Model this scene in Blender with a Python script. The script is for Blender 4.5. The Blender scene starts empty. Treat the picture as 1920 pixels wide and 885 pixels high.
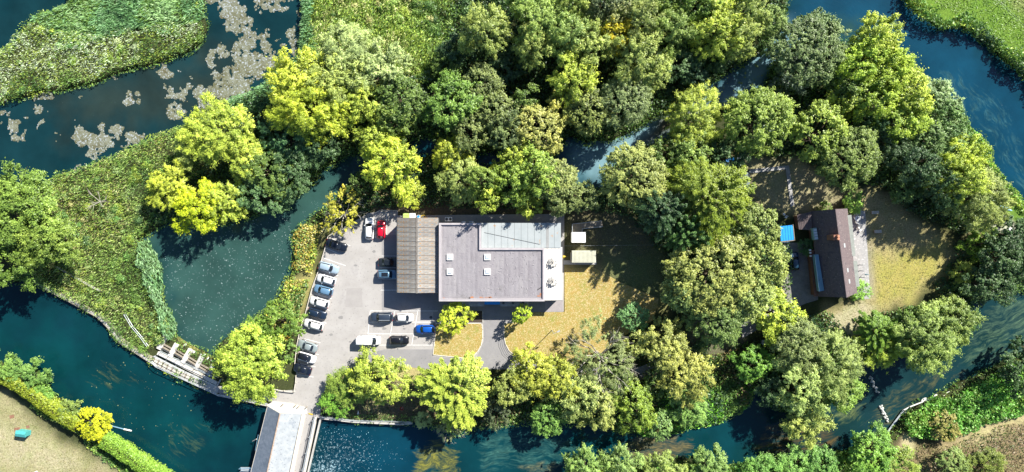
import bpy, bmesh, math, random
import numpy as np
from mathutils import Vector, Matrix
random.seed(7)
RNG = np.random.default_rng(11)
scene = bpy.context.scene
COL = scene.collection
# ------------------------------------------------------------------ camera
H = 130.0                 # flying height above the car park
S = 0.113                 # metres per photograph pixel on the ground
cam_d = bpy.data.cameras.new("camera")
cam = bpy.data.objects.new("camera", cam_d); COL.objects.link(cam)
cam.location = (0, 0, H); cam.rotation_euler = (0, 0, 0)
cam_d.sensor_width = 36; cam_d.lens = 36 * H / (1920 * S)
cam_d.clip_start = 1; cam_d.clip_end = 6000
scene.camera = cam
# ------------------------------------------------------------------ light
SUN_EL, SUN_AZ = 37.5, 45.0
w = bpy.data.worlds.new("World"); scene.world = w; w.use_nodes = True
nt = w.node_tree; nt.nodes.clear()
sky = nt.nodes.new('ShaderNodeTexSky'); sky.sky_type = 'NISHITA'; sky.sun_disc = False
sky.air_density = 0.8; sky.dust_density = 0.3; sky.ozone_density = 2.0; sky.altitude = 120; sky.sun_elevation = math.radians(SUN_EL); sky.sun_rotation = math.radians(SUN_AZ)
bg = nt.nodes.new('ShaderNodeBackground'); bg.inputs[1].default_value = 0.072
wo = nt.nodes.new('ShaderNodeOutputWorld')
nt.links.new(sky.outputs[0], bg.inputs[0]); nt.links.new(bg.outputs[0], wo.inputs[0])
sd = bpy.data.lights.new("sun", 'SUN'); sd.energy = 5.0; sd.angle = math.radians(0.5); sd.color = (1.0, 0.95, 0.86)
sun = bpy.data.objects.new("sun", sd); COL.objects.link(sun)
e_, a_ = math.radians(SUN_EL), math.radians(SUN_AZ)
sv = Vector((math.sin(a_) * math.cos(e_), math.cos(a_) * math.cos(e_), math.sin(e_)))
sun.rotation_euler = sv.to_track_quat('Z', 'Y').to_euler(); sun.location = sv * 300
scene.view_settings.view_transform = 'Standard'; scene.view_settings.look = 'None'
scene.view_settings.exposure = 1.12; scene.view_settings.gamma = 1.0
scene.view_settings.use_curve_mapping = False
scene.render.engine = 'CYCLES'
scene.cycles.max_bounces = 5; scene.cycles.diffuse_bounces = 2; scene.cycles.glossy_bounces = 2
scene.cycles.transmission_bounces = 3; scene.cycles.transparent_max_bounces = 4
scene.cycles.use_denoising = True

# ------------------------------------------------------------------ helpers
def P(px, py, z=0.0):
    """place on the map (metres) of a thing of height z, read off the survey photograph"""
    k = S * (H - z) / H
    return ((px - 960) * k, (442.5 - py) * k)
def PP(pts, z=0.0): return [P(a, b, z) for a, b in pts]

def tag(o, label=None, cat=None, group=None, kind=None):
    if label: o['label'] = label
    if cat: o['category'] = cat
    if group: o['group'] = group
    if kind: o['kind'] = kind
    return o
def thing(name, label, cat, loc=(0, 0, 0), rz=0.0, group=None):
    o = bpy.data.objects.new(name, None); COL.objects.link(o)
    o.location = loc; o.rotation_euler = (0, 0, rz); o.empty_display_size = 0.5
    return tag(o, label, cat, group)
def link(name, me, parent=None, color=None):
    o = bpy.data.objects.new(name, me); COL.objects.link(o)
    if parent: o.parent = parent
    if color: o.color = tuple(color) + (1.0,)
    return o
def kids(o): return [c for c in KIDS.get(o.name, [])]
KIDS = {}
def copy_tree(root, loc, rz=0.0, label=None, scale=None, colors=None):
    r = root.copy(); COL.objects.link(r); r.location = loc; r.rotation_euler = (0, 0, rz)
    if label: r['label'] = label
    if scale: r.scale = scale
    for c in [x for x in bpy_children(root)]:
        n = c.copy(); COL.objects.link(n); n.parent = r
        if colors and c.name.split('.')[0] in colors: n.color = tuple(colors[c.name.split('.')[0]]) + (1.0,)
        for g in bpy_children(c):
            m = g.copy(); COL.objects.link(m); m.parent = n
    return r
_ch = {}
def bpy_children(o):
    if o.name not in _ch: _ch[o.name] = list(o.children)
    return _ch[o.name]

def mesh_np(name, V, F, mat, attrs=None, smooth=False, uv=None):
    V = np.asarray(V, dtype=np.float32); F = np.asarray(F, dtype=np.int32)
    me = bpy.data.meshes.new(name)
    me.vertices.add(len(V)); me.vertices.foreach_set('co', V.ravel())
    k = F.shape[1]
    me.loops.add(F.size); me.loops.foreach_set('vertex_index', F.ravel())
    me.polygons.add(len(F)); me.polygons.foreach_set('loop_start', np.arange(0, F.size, k, dtype=np.int32))
    if smooth: me.polygons.foreach_set('use_smooth', np.ones(len(F), dtype=bool))
    me.update(calc_edges=True)
    for an, (typ, data) in (attrs or {}).items():
        a = me.attributes.new(an, typ, 'POINT')
        a.data.foreach_set('color' if 'COLOR' in typ else ('vector' if 'VECTOR' in typ else 'value'), np.asarray(data, dtype=np.float32).ravel())
    if mat: me.materials.append(mat)
    return me

class MB:
    """collects solids and links them as one mesh"""
    def __init__(s): s.v = []; s.f = []
    def add(s, vs, fs):
        n = len(s.v); s.v += [tuple(v) for v in vs]; s.f += [tuple(i + n for i in f) for f in fs]; return s
    def box(s, x, y, z, sx, sy, sz, rz=0.0):
        c, n = math.cos(rz), math.sin(rz); vs = []
        for dz in (-.5, .5):
            for dx, dy in ((-.5, -.5), (.5, -.5), (.5, .5), (-.5, .5)):
                a, b = dx * sx, dy * sy; vs.append((x + a * c - b * n, y + a * n + b * c, z + dz * sz))
        return s.add(vs, [(3, 2, 1, 0), (4, 5, 6, 7), (0, 1, 5, 4), (1, 2, 6, 5), (2, 3, 7, 6), (3, 0, 4, 7)])
    def prism(s, poly, z0, z1):
        n = len(poly)
        area = sum(poly[i][0] * poly[(i + 1) % n][1] - poly[(i + 1) % n][0] * poly[i][1] for i in range(n))
        if area < 0: poly = poly[::-1]
        return s.add([(x, y, z0) for x, y in poly] + [(x, y, z1) for x, y in poly],
                     [tuple(range(n - 1, -1, -1)), tuple(range(n, 2 * n))] + [(i, (i + 1) % n, n + (i + 1) % n, n + i) for i in range(n)])
    def slab(s, p, t):
        """p: four points counter-clockwise from above, thickness downwards"""
        q = [(a, b, c - t) for a, b, c in p]
        return s.add(list(q) + list(p), [(3, 2, 1, 0), (4, 5, 6, 7), (0, 1, 5, 4), (1, 2, 6, 5), (2, 3, 7, 6), (3, 0, 4, 7)])
    def tube(s, p0, p1, r0, r1=None, n=6):
        r1 = r0 if r1 is None else r1
        p0, p1 = Vector(p0), Vector(p1); d = (p1 - p0)
        if d.length < 1e-6: return s
        q = d.to_track_quat('Z', 'Y'); vs = []
        for p, r in ((p0, r0), (p1, r1)):
            for i in range(n):
                a = 2 * math.pi * i / n; vs.append(p + q @ Vector((r * math.cos(a), r * math.sin(a), 0)))
        return s.add(vs, [(i, (i + 1) % n, n + (i + 1) % n, n + i) for i in range(n)] + [tuple(range(n - 1, -1, -1)), tuple(range(n, 2 * n))])
    def loft(s, rings, cap=True):
        n = len(rings[0]); vs = [v for r in rings for v in r]; fs = []
        for k in range(len(rings) - 1):
            for i in range(n): fs.append((k * n + i, k * n + (i + 1) % n, (k + 1) * n + (i + 1) % n, (k + 1) * n + i))
        if cap: fs += [tuple(range(n - 1, -1, -1)), tuple(range((len(rings) - 1) * n, len(rings) * n))]
        return s.add(vs, fs)
    def ell(s, x, y, z, rx, ry, rz_, n=10, m=6, half=False):
        rings = []
        for j in range(m + 1):
            t = math.pi * j / m * (0.5 if half else 1); rr = max(math.sin(t), .02)
            rings.append([(x + rx * rr * math.cos(2 * math.pi * i / n), y + ry * rr * math.sin(2 * math.pi * i / n), z + rz_ * math.cos(t)) for i in range(n)])
        return s.loft(rings[::-1])
    def mesh(s, name, mat, smooth=False):
        me = bpy.data.meshes.new(name); me.from_pydata(s.v, [], s.f)
        bm = bmesh.new(); bm.from_mesh(me); bmesh.ops.recalc_face_normals(bm, faces=bm.faces); bm.to_mesh(me); bm.free()
        me.materials.append(mat)
        if smooth: me.shade_smooth()
        return me
    def obj(s, name, mat, parent=None, color=None, smooth=False, world=False, kind=None):
        if world and parent is not None:
            m = (Matrix.Translation(parent.location) @ Matrix.Rotation(parent.rotation_euler.z, 4, 'Z')).inverted()
            s.v = [tuple(m @ Vector(v)) for v in s.v]
        o = link(name, s.mesh(name, mat, smooth), parent, color)
        if kind: o['kind'] = kind
        return o

# value noise, vectorised
def vnoise(x, y, scale, seed=0, octaves=3):
    out = 0; amp = 1; tot = 0
    for o in range(octaves):
        X = x / scale + 37.1 * seed; Y = y / scale + 91.7 * seed
        xi = np.floor(X).astype(np.int64); yi = np.floor(Y).astype(np.int64); fx = X - xi; fy = Y - yi
        fx = fx * fx * (3 - 2 * fx); fy = fy * fy * (3 - 2 * fy)
        def h(a, b):
            n = (a * 374761393 + b * 668265263 + (seed + o) * 974711) & 0xffffffff
            n = ((n ^ (n >> 13)) * 1274126177) & 0xffffffff
            return ((n ^ (n >> 16)) & 0xffff) / 65535.0
        v = (h(xi, yi) * (1 - fx) + h(xi + 1, yi) * fx) * (1 - fy) + (h(xi, yi + 1) * (1 - fx) + h(xi + 1, yi + 1) * fx) * fy
        out = out + v * amp; tot += amp; amp *= .5; scale *= .5
    return out / tot
def poly_sd(x, y, poly):
    """signed distance in metres, positive inside; poly in metres"""
    inside = np.zeros(x.shape, bool); d = np.full(x.shape, 1e9)
    n = len(poly)
    for i in range(n):
        x0, y0 = poly[i]; x1, y1 = poly[(i + 1) % n]
        c = ((y0 > y) != (y1 > y))
        with np.errstate(divide='ignore', invalid='ignore'):
            xi = (x1 - x0) * (y - y0) / (y1 - y0 + 1e-12) + x0
        inside ^= c & (x < xi)
        dx, dy = x1 - x0, y1 - y0; t = np.clip(((x - x0) * dx + (y - y0) * dy) / (dx * dx + dy * dy + 1e-12), 0, 1)
        d = np.minimum(d, np.hypot(x - x0 - t * dx, y - y0 - t * dy))
    return np.where(inside, d, -d)
def smooth01(v, a, b):
    t = np.clip((v - a) / (b - a), 0, 1); return t * t * (3 - 2 * t)

# ------------------------------------------------------------------ materials
def newmat(name):
    m = bpy.data.materials.new(name); m.use_nodes = True; n = m.node_tree
    return m, n, n.nodes['Principled BSDF'], n.nodes['Material Output']
def N(n, t, **kw):
    o = n.nodes.new(t)
    for k, v in kw.items():
        if k.startswith('i_'): o.inputs[int(k[2:])].default_value = v
        else: setattr(o, k, v)
    return o
def mixc(n, fac, a, b, blend='MIX'):
    m = n.nodes.new('ShaderNodeMix'); m.data_type = 'RGBA'; m.blend_type = blend
    for sock, v in ((m.inputs[0], fac), (m.inputs[6], a), (m.inputs[7], b)):
        if isinstance(v, bpy.types.NodeSocket): n.links.new(v, sock)
        else: sock.default_value = v if not isinstance(v, tuple) else (tuple(v) + (1,))[:4]
    return m.outputs[2]
def ramp(n, sock, p0, p1, c0=0.0, c1=1.0):
    r = n.nodes.new('ShaderNodeMapRange'); n.links.new(sock, r.inputs[0])
    r.inputs[1].default_value = p0; r.inputs[2].default_value = p1; r.inputs[3].default_value = c0; r.inputs[4].default_value = c1
    return r.outputs[0]
def noise(n, vec, scale, detail=4, rough=.6):
    t = n.nodes.new('ShaderNodeTexNoise'); t.inputs['Scale'].default_value = scale; t.inputs['Detail'].default_value = detail; t.inputs['Roughness'].default_value = rough
    if vec is not None: n.links.new(vec, t.inputs['Vector'])
    return t.outputs['Fac']
def bumpn(n, bsdf, h, strength, dist):
    b = n.nodes.new('ShaderNodeBump'); b.inputs['Strength'].default_value = strength; b.inputs['Distance'].default_value = dist
    n.links.new(h, b.inputs['Height']); n.links.new(b.outputs[0], bsdf.inputs['Normal'])
def weathered(name, c1, c2, scale=1.0, rough=.85, bump=.3, dist=.02, speck=None, spscale=6, stretch=None, c3=None, metallic=0.0, spthr=(.6, .72)):
    """two-tone noise weathering, optional stains (c3) and specks"""
    m, n, b, o = newmat(name)
    tc = N(n, 'ShaderNodeTexCoord'); vec = tc.outputs['Object']
    if stretch:
        mp = N(n, 'ShaderNodeMapping'); mp.inputs['Scale'].default_value = stretch; n.links.new(vec, mp.inputs[0]); vec = mp.outputs[0]
    f1 = noise(n, vec, scale, 6, .65)
    col = mixc(n, ramp(n, f1, .35, .65), c1, c2)
    if c3: col = mixc(n, ramp(n, noise(n, vec, scale * .35 + .05, 5, .7), .55, .72), col, c3)
    if speck: col = mixc(n, ramp(n, noise(n, tc.outputs['Object'], spscale, 2, .5), spthr[0], spthr[1]), col, speck)
    n.links.new(col, b.inputs['Base Color']); b.inputs['Roughness'].default_value = rough; b.inputs['Metallic'].default_value = metallic
    b.inputs['Specular IOR Level'].default_value = .25
    bumpn(n, b, noise(n, vec, scale * 6, 4, .6), bump, dist)
    return m
def plain(name, c, rough=.6, metallic=0.0, var=.15, spec=.4, coat=0):
    m, n, b, o = newmat(name)
    tc = N(n, 'ShaderNodeTexCoord')
    col = mixc(n, ramp(n, noise(n, tc.outputs['Object'], 2.5, 5, .7), .3, .7), tuple(v * (1 - var) for v in c), tuple(min(1, v * (1 + var)) for v in c))
    n.links.new(col, b.inputs['Base Color']); b.inputs['Roughness'].default_value = rough; b.inputs['Metallic'].default_value = metallic
    b.inputs['Specular IOR Level'].default_value = spec; b.inputs['Coat Weight'].default_value = coat
    return m
def leafmat(name, attr_col=False, trans=.24):
    m, n, b, o = newmat(name); n.nodes.remove(b)
    if attr_col: base = N(n, 'ShaderNodeAttribute', attribute_name='Col').outputs['Color']
    else:
        oi = N(n, 'ShaderNodeObjectInfo'); base = oi.outputs['Color']
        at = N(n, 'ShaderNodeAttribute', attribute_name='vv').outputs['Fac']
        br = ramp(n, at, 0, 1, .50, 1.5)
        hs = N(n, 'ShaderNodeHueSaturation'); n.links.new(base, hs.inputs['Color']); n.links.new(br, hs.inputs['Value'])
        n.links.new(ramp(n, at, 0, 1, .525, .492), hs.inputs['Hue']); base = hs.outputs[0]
    d = N(n, 'ShaderNodeBsdfDiffuse'); t = N(n, 'ShaderNodeBsdfTranslucent'); g = N(n, 'ShaderNodeBsdfGlossy'); g.inputs['Roughness'].default_value = .45
    n.links.new(base, d.inputs[0])
    tc = mixc(n, .5, base, (1.0, 1.0, .3), 'MULTIPLY'); n.links.new(tc, t.inputs[0])
    mx = N(n, 'ShaderNodeMixShader'); mx.inputs[0].default_value = trans; n.links.new(d.outputs[0], mx.inputs[1]); n.links.new(t.outputs[0], mx.inputs[2])
    m2 = N(n, 'ShaderNodeMixShader'); m2.inputs[0].default_value = .035; n.links.new(mx.outputs[0], m2.inputs[1]); n.links.new(g.outputs[0], m2.inputs[2])
    n.links.new(m2.outputs[0], o.inputs['Surface'])
    return m
def paintmat():
    m, n, b, o = newmat('car_paint')
    oi = N(n, 'ShaderNodeObjectInfo'); n.links.new(oi.outputs['Color'], b.inputs['Base Color'])
    b.inputs['Roughness'].default_value = .3; b.inputs['Metallic'].default_value = .15; b.inputs['Coat Weight'].default_value = .6; b.inputs['Coat Roughness'].default_value = .06
    return m
M = {}
M['leaf'] = leafmat('leaf'); M['leafc'] = leafmat('ground_leaf', True, .25)
M['bark'] = weathered('bark', (.10, .075, .05), (.05, .04, .03), 3, .9, .6, .03)
M['palebark'] = weathered('pale_bark', (.42, .40, .34), (.25, .23, .19), 3, .9, .4, .02)
M['paint'] = paintmat()
M['glass'] = plain('car_glass', (.012, .016, .022), .06, 0, .1, .8)
M['rubber'] = plain('rubber', (.02, .02, .02), .8)
M['lamp'] = plain('lamp_glass', (.65, .65, .62), .15)
M['redlamp'] = plain('red_lamp', (.35, .01, .01), .2)
M['asphalt'] = weathered('worn_asphalt', (.33, .315, .30), (.385, .37, .355), .35, .92, .25, .01, c3=(.27, .26, .255), speck=(.22, .215, .21), spscale=2.6, spthr=(.63, .72))
M['asphalt2'] = weathered('newer_asphalt', (.235, .23, .235), (.275, .268, .27), .4, .92, .25, .01, c3=(.205, .20, .205), speck=(.17,.17,.17), spscale=2.8, spthr=(.64,.74))
M['drive'] = weathered('gravel_drive', (.19, .18, .17), (.26, .25, .235), .8, .95, .5, .03, speck=(.12, .115, .11), spscale=5)
M['path'] = weathered('packed_path', (.30, .27, .21), (.38, .35, .27), .8, .95, .5, .03, c3=(.2, .19, .13))
M['line'] = weathered('road_paint', (.78, .78, .76), (.62, .62, .60), 2.5, .8, .1, .005, speck=(.4, .4, .39), spscale=9, spthr=(.6, .68))
M['conc'] = weathered('concrete', (.50, .49, .46), (.40, .39, .36), .7, .9, .3, .01, c3=(.28, .27, .24))
M['concpale'] = weathered('pale_concrete', (.66, .63, .57), (.56, .53, .48), .8, .9, .3, .01, c3=(.42, .38, .30))
M['white'] = plain('white_paint', (.78, .78, .76), .5)
M['whitedeck'] = weathered('white_roof', (.70, .67, .62), (.62, .60, .56), .8, .7, .2, .01, stretch=(1, 6, 1), c3=(.56, .52, .45))
M['felt'] = weathered('grey_roof_felt', (.24, .225, .24), (.275, .26, .275), .5, .85, .9, .06, c3=(.19, .18, .185), speck=(.32, .30, .31), spscale=2.2, spthr=(.66, .72))
M['rust'] = weathered('rust_stain', (.42, .16, .06), (.25, .21, .2), 2, .9)
M['asb'] = weathered('lichened_sheet', (.30, .285, .25), (.215, .20, .18), 1.1, .95, .5, .02, c3=(.36, .34, .29), speck=(.30, .20, .11), spscale=3.2, spthr=(.6, .7), stretch=(1, 2.2, 1))
M['asb2'] = weathered('lichened_sheet_warm', (.40, .37, .31), (.30, .28, .24), 1.3, .95, .5, .02, c3=(.46, .43, .37), speck=(.36, .24, .13), spscale=3.5, spthr=(.58, .7), stretch=(1, 2.2, 1))
M['annex'] = weathered('green_grey_roof', (.31, .345, .355), (.37, .40, .41), .35, .75, .2, .01, c3=(.25, .28, .28), speck=(.38, .27, .19), spscale=.9, spthr=(.68, .76))
M['brick'] = weathered('brickwork', (.30, .15, .10), (.22, .11, .08), 4, .9, .5, .02)
M['render'] = weathered('render_wall', (.42, .39, .34), (.34, .32, .28), 1, .9)
M['tile'] = weathered('clay_tile', (.115, .092, .097), (.16, .125, .125), 2.2, .9, .6, .03, c3=(.08, .07, .078), speck=(.46, .43, .38), spscale=4.5, spthr=(.68, .73))
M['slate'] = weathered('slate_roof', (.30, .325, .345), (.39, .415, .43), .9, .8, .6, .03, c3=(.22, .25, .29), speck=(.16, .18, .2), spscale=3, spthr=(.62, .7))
M['slate2'] = weathered('shaded_slate_blue_felt', (.11, .14, .18), (.16, .19, .235), 1.2, .8, .6, .03, c3=(.09, .115, .15))  # shaded copy of the bridge house slate; own blue felt on the shed
M['lead'] = weathered('flat_roof_grey', (.30, .32, .29), (.22, .24, .22), 1.5, .8, .3, .01)
M['leadblue'] = weathered('blue_paint_shaded_lead', (.16, .30, .40), (.13, .25, .34), 1.5, .7)
M['steel'] = plain('galvanised_steel', (.46, .50, .53), .45, .4)
M['dark'] = plain('dark_void', (.02, .022, .025), .8)
M['timber'] = weathered('weathered_timber', (.33, .29, .23), (.22, .19, .15), 2, .9, .4, .01)
M['paletimber'] = weathered('pale_timber', (.62, .58, .5), (.5, .46, .4), 2, .85, .3, .01)
M['blue'] = plain('blue_sheet', (.02, .30, .75), .45)
M['bluepaint'] = plain('blue_paint', (.03, .16, .42), .5)
M['teal'] = plain('teal_panel', (.07, .36, .35), .5)
M['cream'] = weathered('cream_sheet', (.56, .56, .44), (.48, .48, .38), 1, .7)
M['green'] = plain('lime_green_plastic', (.42, .55, .16), .5)
M['grey'] = plain('grey_plastic', (.35, .37, .38), .5)
M['darkgrey'] = plain('dark_grey', (.06, .065, .07), .6)
M['yellow'] = plain('yellow_rubber', (.65, .45, .04), .5)
M['skyglass'] = plain('skylight_dome', (.55, .62, .68), .08, 0, .1, .8)
M['stone'] = weathered('pale_stone', (.60, .60, .57), (.44, .44, .41), 2, .9, .5, .03)
M['flag'] = weathered('stone_flags', (.40, .39, .38), (.30, .30, .30), 1.4, .9, .4, .02, c3=(.22, .22, .2), speck=(.6, .6, .58), spscale=2.5)
M['moss'] = weathered('mossy_apron', (.20, .20, .05), (.11, .12, .04), 1.6, .95, .8, .06, c3=(.13, .09, .05), speck=(.36, .36, .12), spscale=2.0, spthr=(.55, .65))
M['terracotta'] = plain('terracotta', (.5, .22, .13), .8)
M['feather'] = plain('white_feather', (.8, .8, .77), .7)
M['beak'] = plain('orange_bill', (.6, .2, .03), .5)
M['kayak'] = plain('pale_blue_hull', (.35, .62, .72), .35)
M['alg'] = weathered('floating_algae', (.21, .225, .17), (.11, .11, .055), .8, .95, .8, .05, c3=(.10, .09, .045), speck=(.34, .38, .40), spscale=3, spthr=(.55, .65))
M['rubble'] = weathered('terrace_rubble', (.55, .5, .44), (.42, .39, .35), 2, .95, .5, .04)
# ------------------------------------------------------------------ water and land
WZ = -0.6
WATER_PX = [
 [(-900,-600),(130,-600),(128,0),(100,22),(75,24),(60,32),(40,45),(30,65),(25,80),(5,95),(-40,112),(-900,200)],
 [(-900,220),(-40,187),(0,195),(30,186),(70,178),(110,170),(160,160),(210,141),(250,130),(300,115),(340,104),(370,90),(385,68),(389,45),(380,20),(372,-600),(560,-600),(566,0),(566,60),(560,100),(535,128),(510,143),(480,162),(440,182),(405,205),(380,217),(340,234),(300,252),(260,268),(220,288),(180,303),(140,317),(108,325),(92,345),(60,350),(-40,345),(-900,330)],
 [(-900,480),(-40,528),(0,532),(40,530),(75,538),(100,548),(140,568),(180,592),(200,609),(225,642),(250,657),(268,670),(285,685),(345,714),(408,741),(500,760),(600,779),(660,789),(750,793),(810,800),(850,812),(930,798),(1000,793),(1060,793),(1120,800),(1180,815),(1230,815),(1300,803),(1350,792),(1390,772),(1412,745),(1420,728),(1450,760),(1480,782),(1540,765),(1590,725),(1606,690),(1602,662),(1612,645),(1660,655),(1730,665),(1800,650),(1835,610),(1825,570),(1850,552),(1920,548),(2800,500),
  (2800,640),(1960,655),(1890,675),(1840,700),(1790,722),(1720,757),(1690,785),(1668,812),(1630,822),(1600,840),(1560,858),(1480,862),(1400,872),(1340,868),(1290,857),(1250,862),(1200,872),(1150,865),(1090,882),(1000,925),(900,1000),(800,1500),(-200,1500),(300,925),(290,880),(235,842),(195,805),(135,765),(92,735),(72,702),(22,682),(0,676),(-40,670),(-900,600)],
 [(262,447),(300,425),(335,408),(370,415),(430,418),(480,405),(530,385),(580,350),(602,322),(635,303),(680,283),(740,268),(800,258),(830,266),(900,284),(970,286),(1040,292),(1062,272),(1062,255),(1100,268),(1150,265),(1200,240),(1250,210),(1330,160),(1370,130),(1430,100),(1460,60),(1476,20),(1484,-600),(1700,-600),(1694,-5),(1730,32),(1762,50),(1800,46),(1832,66),(1872,100),(1905,130),(1960,182),(2800,800),
  (2800,1100),(1960,405),(1915,372),(1890,345),(1862,300),(1845,262),(1800,212),(1770,160),(1722,140),(1682,95),(1640,70),(1580,80),(1545,62),(1500,75),(1452,112),(1432,166),(1386,190),(1306,216),(1250,260),(1178,285),(1140,318),(1130,355),(1088,352),(1070,318),(1040,322),(980,312),(900,312),(830,292),(790,292),(730,300),(690,312),(662,332),(642,360),(612,385),(582,404),(562,420),(547,440),(550,470),(545,500),(535,530),(520,560),(502,580),(470,600),(440,622),(412,642),(398,668),(370,655),(342,640),(330,620),(317,590),(307,560),(297,520),(290,480),(272,457)],
]
WATER = [PP(p) for p in WATER_PX]
PAVED_PX = [(600,440),(712,392),(1060,396),(1062,590),(1000,600),(1000,700),(900,700),(780,696),(690,690),(612,730),(602,785),(480,765),(400,745),(392,720),(548,728),(550,640),(575,560),(598,480)]
PAVED = PP(PAVED_PX)
def water_sd(x, y):
    d = np.full(np.shape(x), -1e9)
    for p in WATER: d = np.maximum(d, poly_sd(x, y, p))
    return d + (vnoise(x, y, 2.4, 3, 2) - .5) * 1.1 * smooth01(-poly_sd(x, y, PAVED), -1, 3)
def land_h(x, y, sd=None):
    if sd is None: sd = water_sd(x, y)
    away = smooth01(-poly_sd(x, y, PAVED), 2, 8) * smooth01(-poly_sd(x, y, COTT), 0, 5)
    m = (vnoise(x, y, 9, 5, 3) - .45) * .55 * away * smooth01(-sd, 0, 4)
    bank = np.where(sd > -1.0, -2.0 * smooth01(sd, -1.0, 1.2), 0)
    return m + bank
COTT = PP([(1440,300),(1640,350),(1780,450),(1780,560),(1560,600),(1440,580)])

xs = np.concatenate([[-1800, -700, -350, -180], np.arange(-128, 128.01, .5), [180, 350, 700, 1800]])
ys = np.concatenate([[-1800, -700, -300, -130], np.arange(-70, 70.01, .5), [130, 300, 700, 1800]])
GX, GY = np.meshgrid(xs, ys); gx = GX.ravel(); gy = GY.ravel()
GSD = water_sd(gx, gy); GH = land_h(gx, gy, GSD)
nx, ny = len(xs), len(ys)
ii = (np.arange(ny - 1)[:, None] * nx + np.arange(nx - 1)[None, :]).ravel()
GF = np.stack([ii, ii + 1, ii + nx + 1, ii + nx], 1)
def region_cols(x, y, base, regs):
    col = np.tile(np.array(base, float), (len(x), 1))
    for px, c, soft in regs:
        d = poly_sd(x, y, PP(px)) + (vnoise(x, y, 3.0, 9, 3) - .5) * soft * 1.6
        k = smooth01(d, -soft, soft)[:, None]; col = col * (1 - k) + np.array(c) * k
    return col
LAND_REGS = [
 ([(560,-80),(820,-80),(820,140),(760,150),(600,110),(560,60)], (.13,.17,.05), 3),
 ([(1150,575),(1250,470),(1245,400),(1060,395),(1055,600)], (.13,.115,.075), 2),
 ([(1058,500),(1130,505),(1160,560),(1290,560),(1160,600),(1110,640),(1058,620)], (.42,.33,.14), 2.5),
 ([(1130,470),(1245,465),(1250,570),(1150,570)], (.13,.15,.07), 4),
 ([(1400,300),(1500,300),(1560,345),(1600,372),(1560,395),(1440,400),(1390,350)], (.33,.28,.18), 2),
 ([(1605,380),(1640,350),(1700,400),(1790,460),(1840,430),(1850,450),(1760,530),(1700,565),(1620,610),(1590,630),(1556,622),(1540,580),(1600,560)], (.36,.29,.16), 2),
 ([(1640,490),(1700,470),(1780,455),(1760,525),(1700,560),(1640,570)], (.38,.32,.10), 3),
 ([(1600,400),(1628,400),(1640,560),(1615,560)], (.30,.26,.20), 1),
 ([(1555,595),(1620,560),(1640,575),(1620,610),(1580,632),(1556,622)], (.44,.38,.27), 1.5),
 ([(-60,740),(0,735),(60,775),(110,820),(170,850),(250,900),(250,1000),(-60,1000)], (.33,.29,.17), 2),
 ([(-60,790),(30,800),(110,840),(160,870),(120,890),(-60,850)], (.43,.37,.25), 2),
 ([(1700,-80),(1700,-10),(1760,40),(1830,60),(1960,170),(2100,300),(2100,-80)], (.14,.23,.035), 2),
 ([(1850,-60),(1880,0),(1960,50),(2100,150),(2100,-80)], (.26,.27,.12), 2),
 ([(1640,870),(1690,820),(1750,835),(1830,790),(1960,770),(1960,960),(1640,960)], (.26,.19,.12), 2),
 ([(1760,845),(1840,800),(1920,770),(1960,780),(1900,800),(1830,830),(1770,860)], (.46,.37,.22), 1.5),
 ([(1690,815),(1712,805),(1716,850),(1695,850)], (.46,.38,.24), 1),
 ([(1860,430),(1868,395),(1890,405),(1915,430),(1905,450),(1880,440)], (.5,.46,.4), .8),
 ([(1872,365),(1885,400),(1908,420),(1925,410),(1890,370)], (.14,.24,.04), 1),
 ([(1290,560),(1390,600),(1400,640),(1340,660),(1290,640)], (.16,.14,.10), 2),
 ([(610,700),(700,690),(860,700),(900,740),(860,790),(650,785),(605,775)], (.17,.13,.09), 1.5),
 ([(690,676),(760,680),(870,690),(860,712),(780,712),(640,708)], (.40,.33,.16), 1),
 ([(560,420),(620,440),(600,500),(575,560),(552,545)], (.14,.13,.06), 1.5),
 ([(535,530),(595,500),(565,600),(500,610)], (.36,.30,.13), 1.5),
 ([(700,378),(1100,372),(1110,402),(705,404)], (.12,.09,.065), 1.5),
]
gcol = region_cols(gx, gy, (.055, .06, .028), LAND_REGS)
wet = smooth01(GSD, -1.2, 0)[:, None]; gcol = gcol * (1 - wet * .6)
def attrmat(name, extra):
    m, n, b, o = newmat(name)
    at = N(n, 'ShaderNodeAttribute', attribute_name='Col'); tc = N(n, 'ShaderNodeTexCoord'); v = tc.outputs['Object']
    c = at.outputs['Color']
    f = noise(n, v, .35, 5, .7); c = mixc(n, ramp(n, f, .3, .7, 0, .55), c, (.70, .95, .55), 'MULTIPLY')
    c = mixc(n, 1.0, c, ramp(n, noise(n, v, 3.2, 4, .75), .25, .75, .55, 1.45), 'MULTIPLY')
    c = mixc(n, ramp(n, noise(n, v, 7.0, 2, .5), .58, .75, 0, .5), c, (.04, .045, .02))
    n.links.new(c, b.inputs['Base Color']); b.inputs['Roughness'].default_value = .95; b.inputs['Specular IOR Level'].default_value = .1
    bumpn(n, b, noise(n, v, 5, 4, .7), .8, .12)
    return m
M['ground'] = attrmat('ground', None)
C4 = lambda c: np.concatenate([c, np.ones((len(c), 1))], 1)
ground = link('ground', mesh_np('ground', np.stack([gx, gy, GH], 1), GF, M['ground'], {'Col': ('FLOAT_COLOR', C4(gcol))}, True)); ground['kind'] = 'structure'

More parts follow.
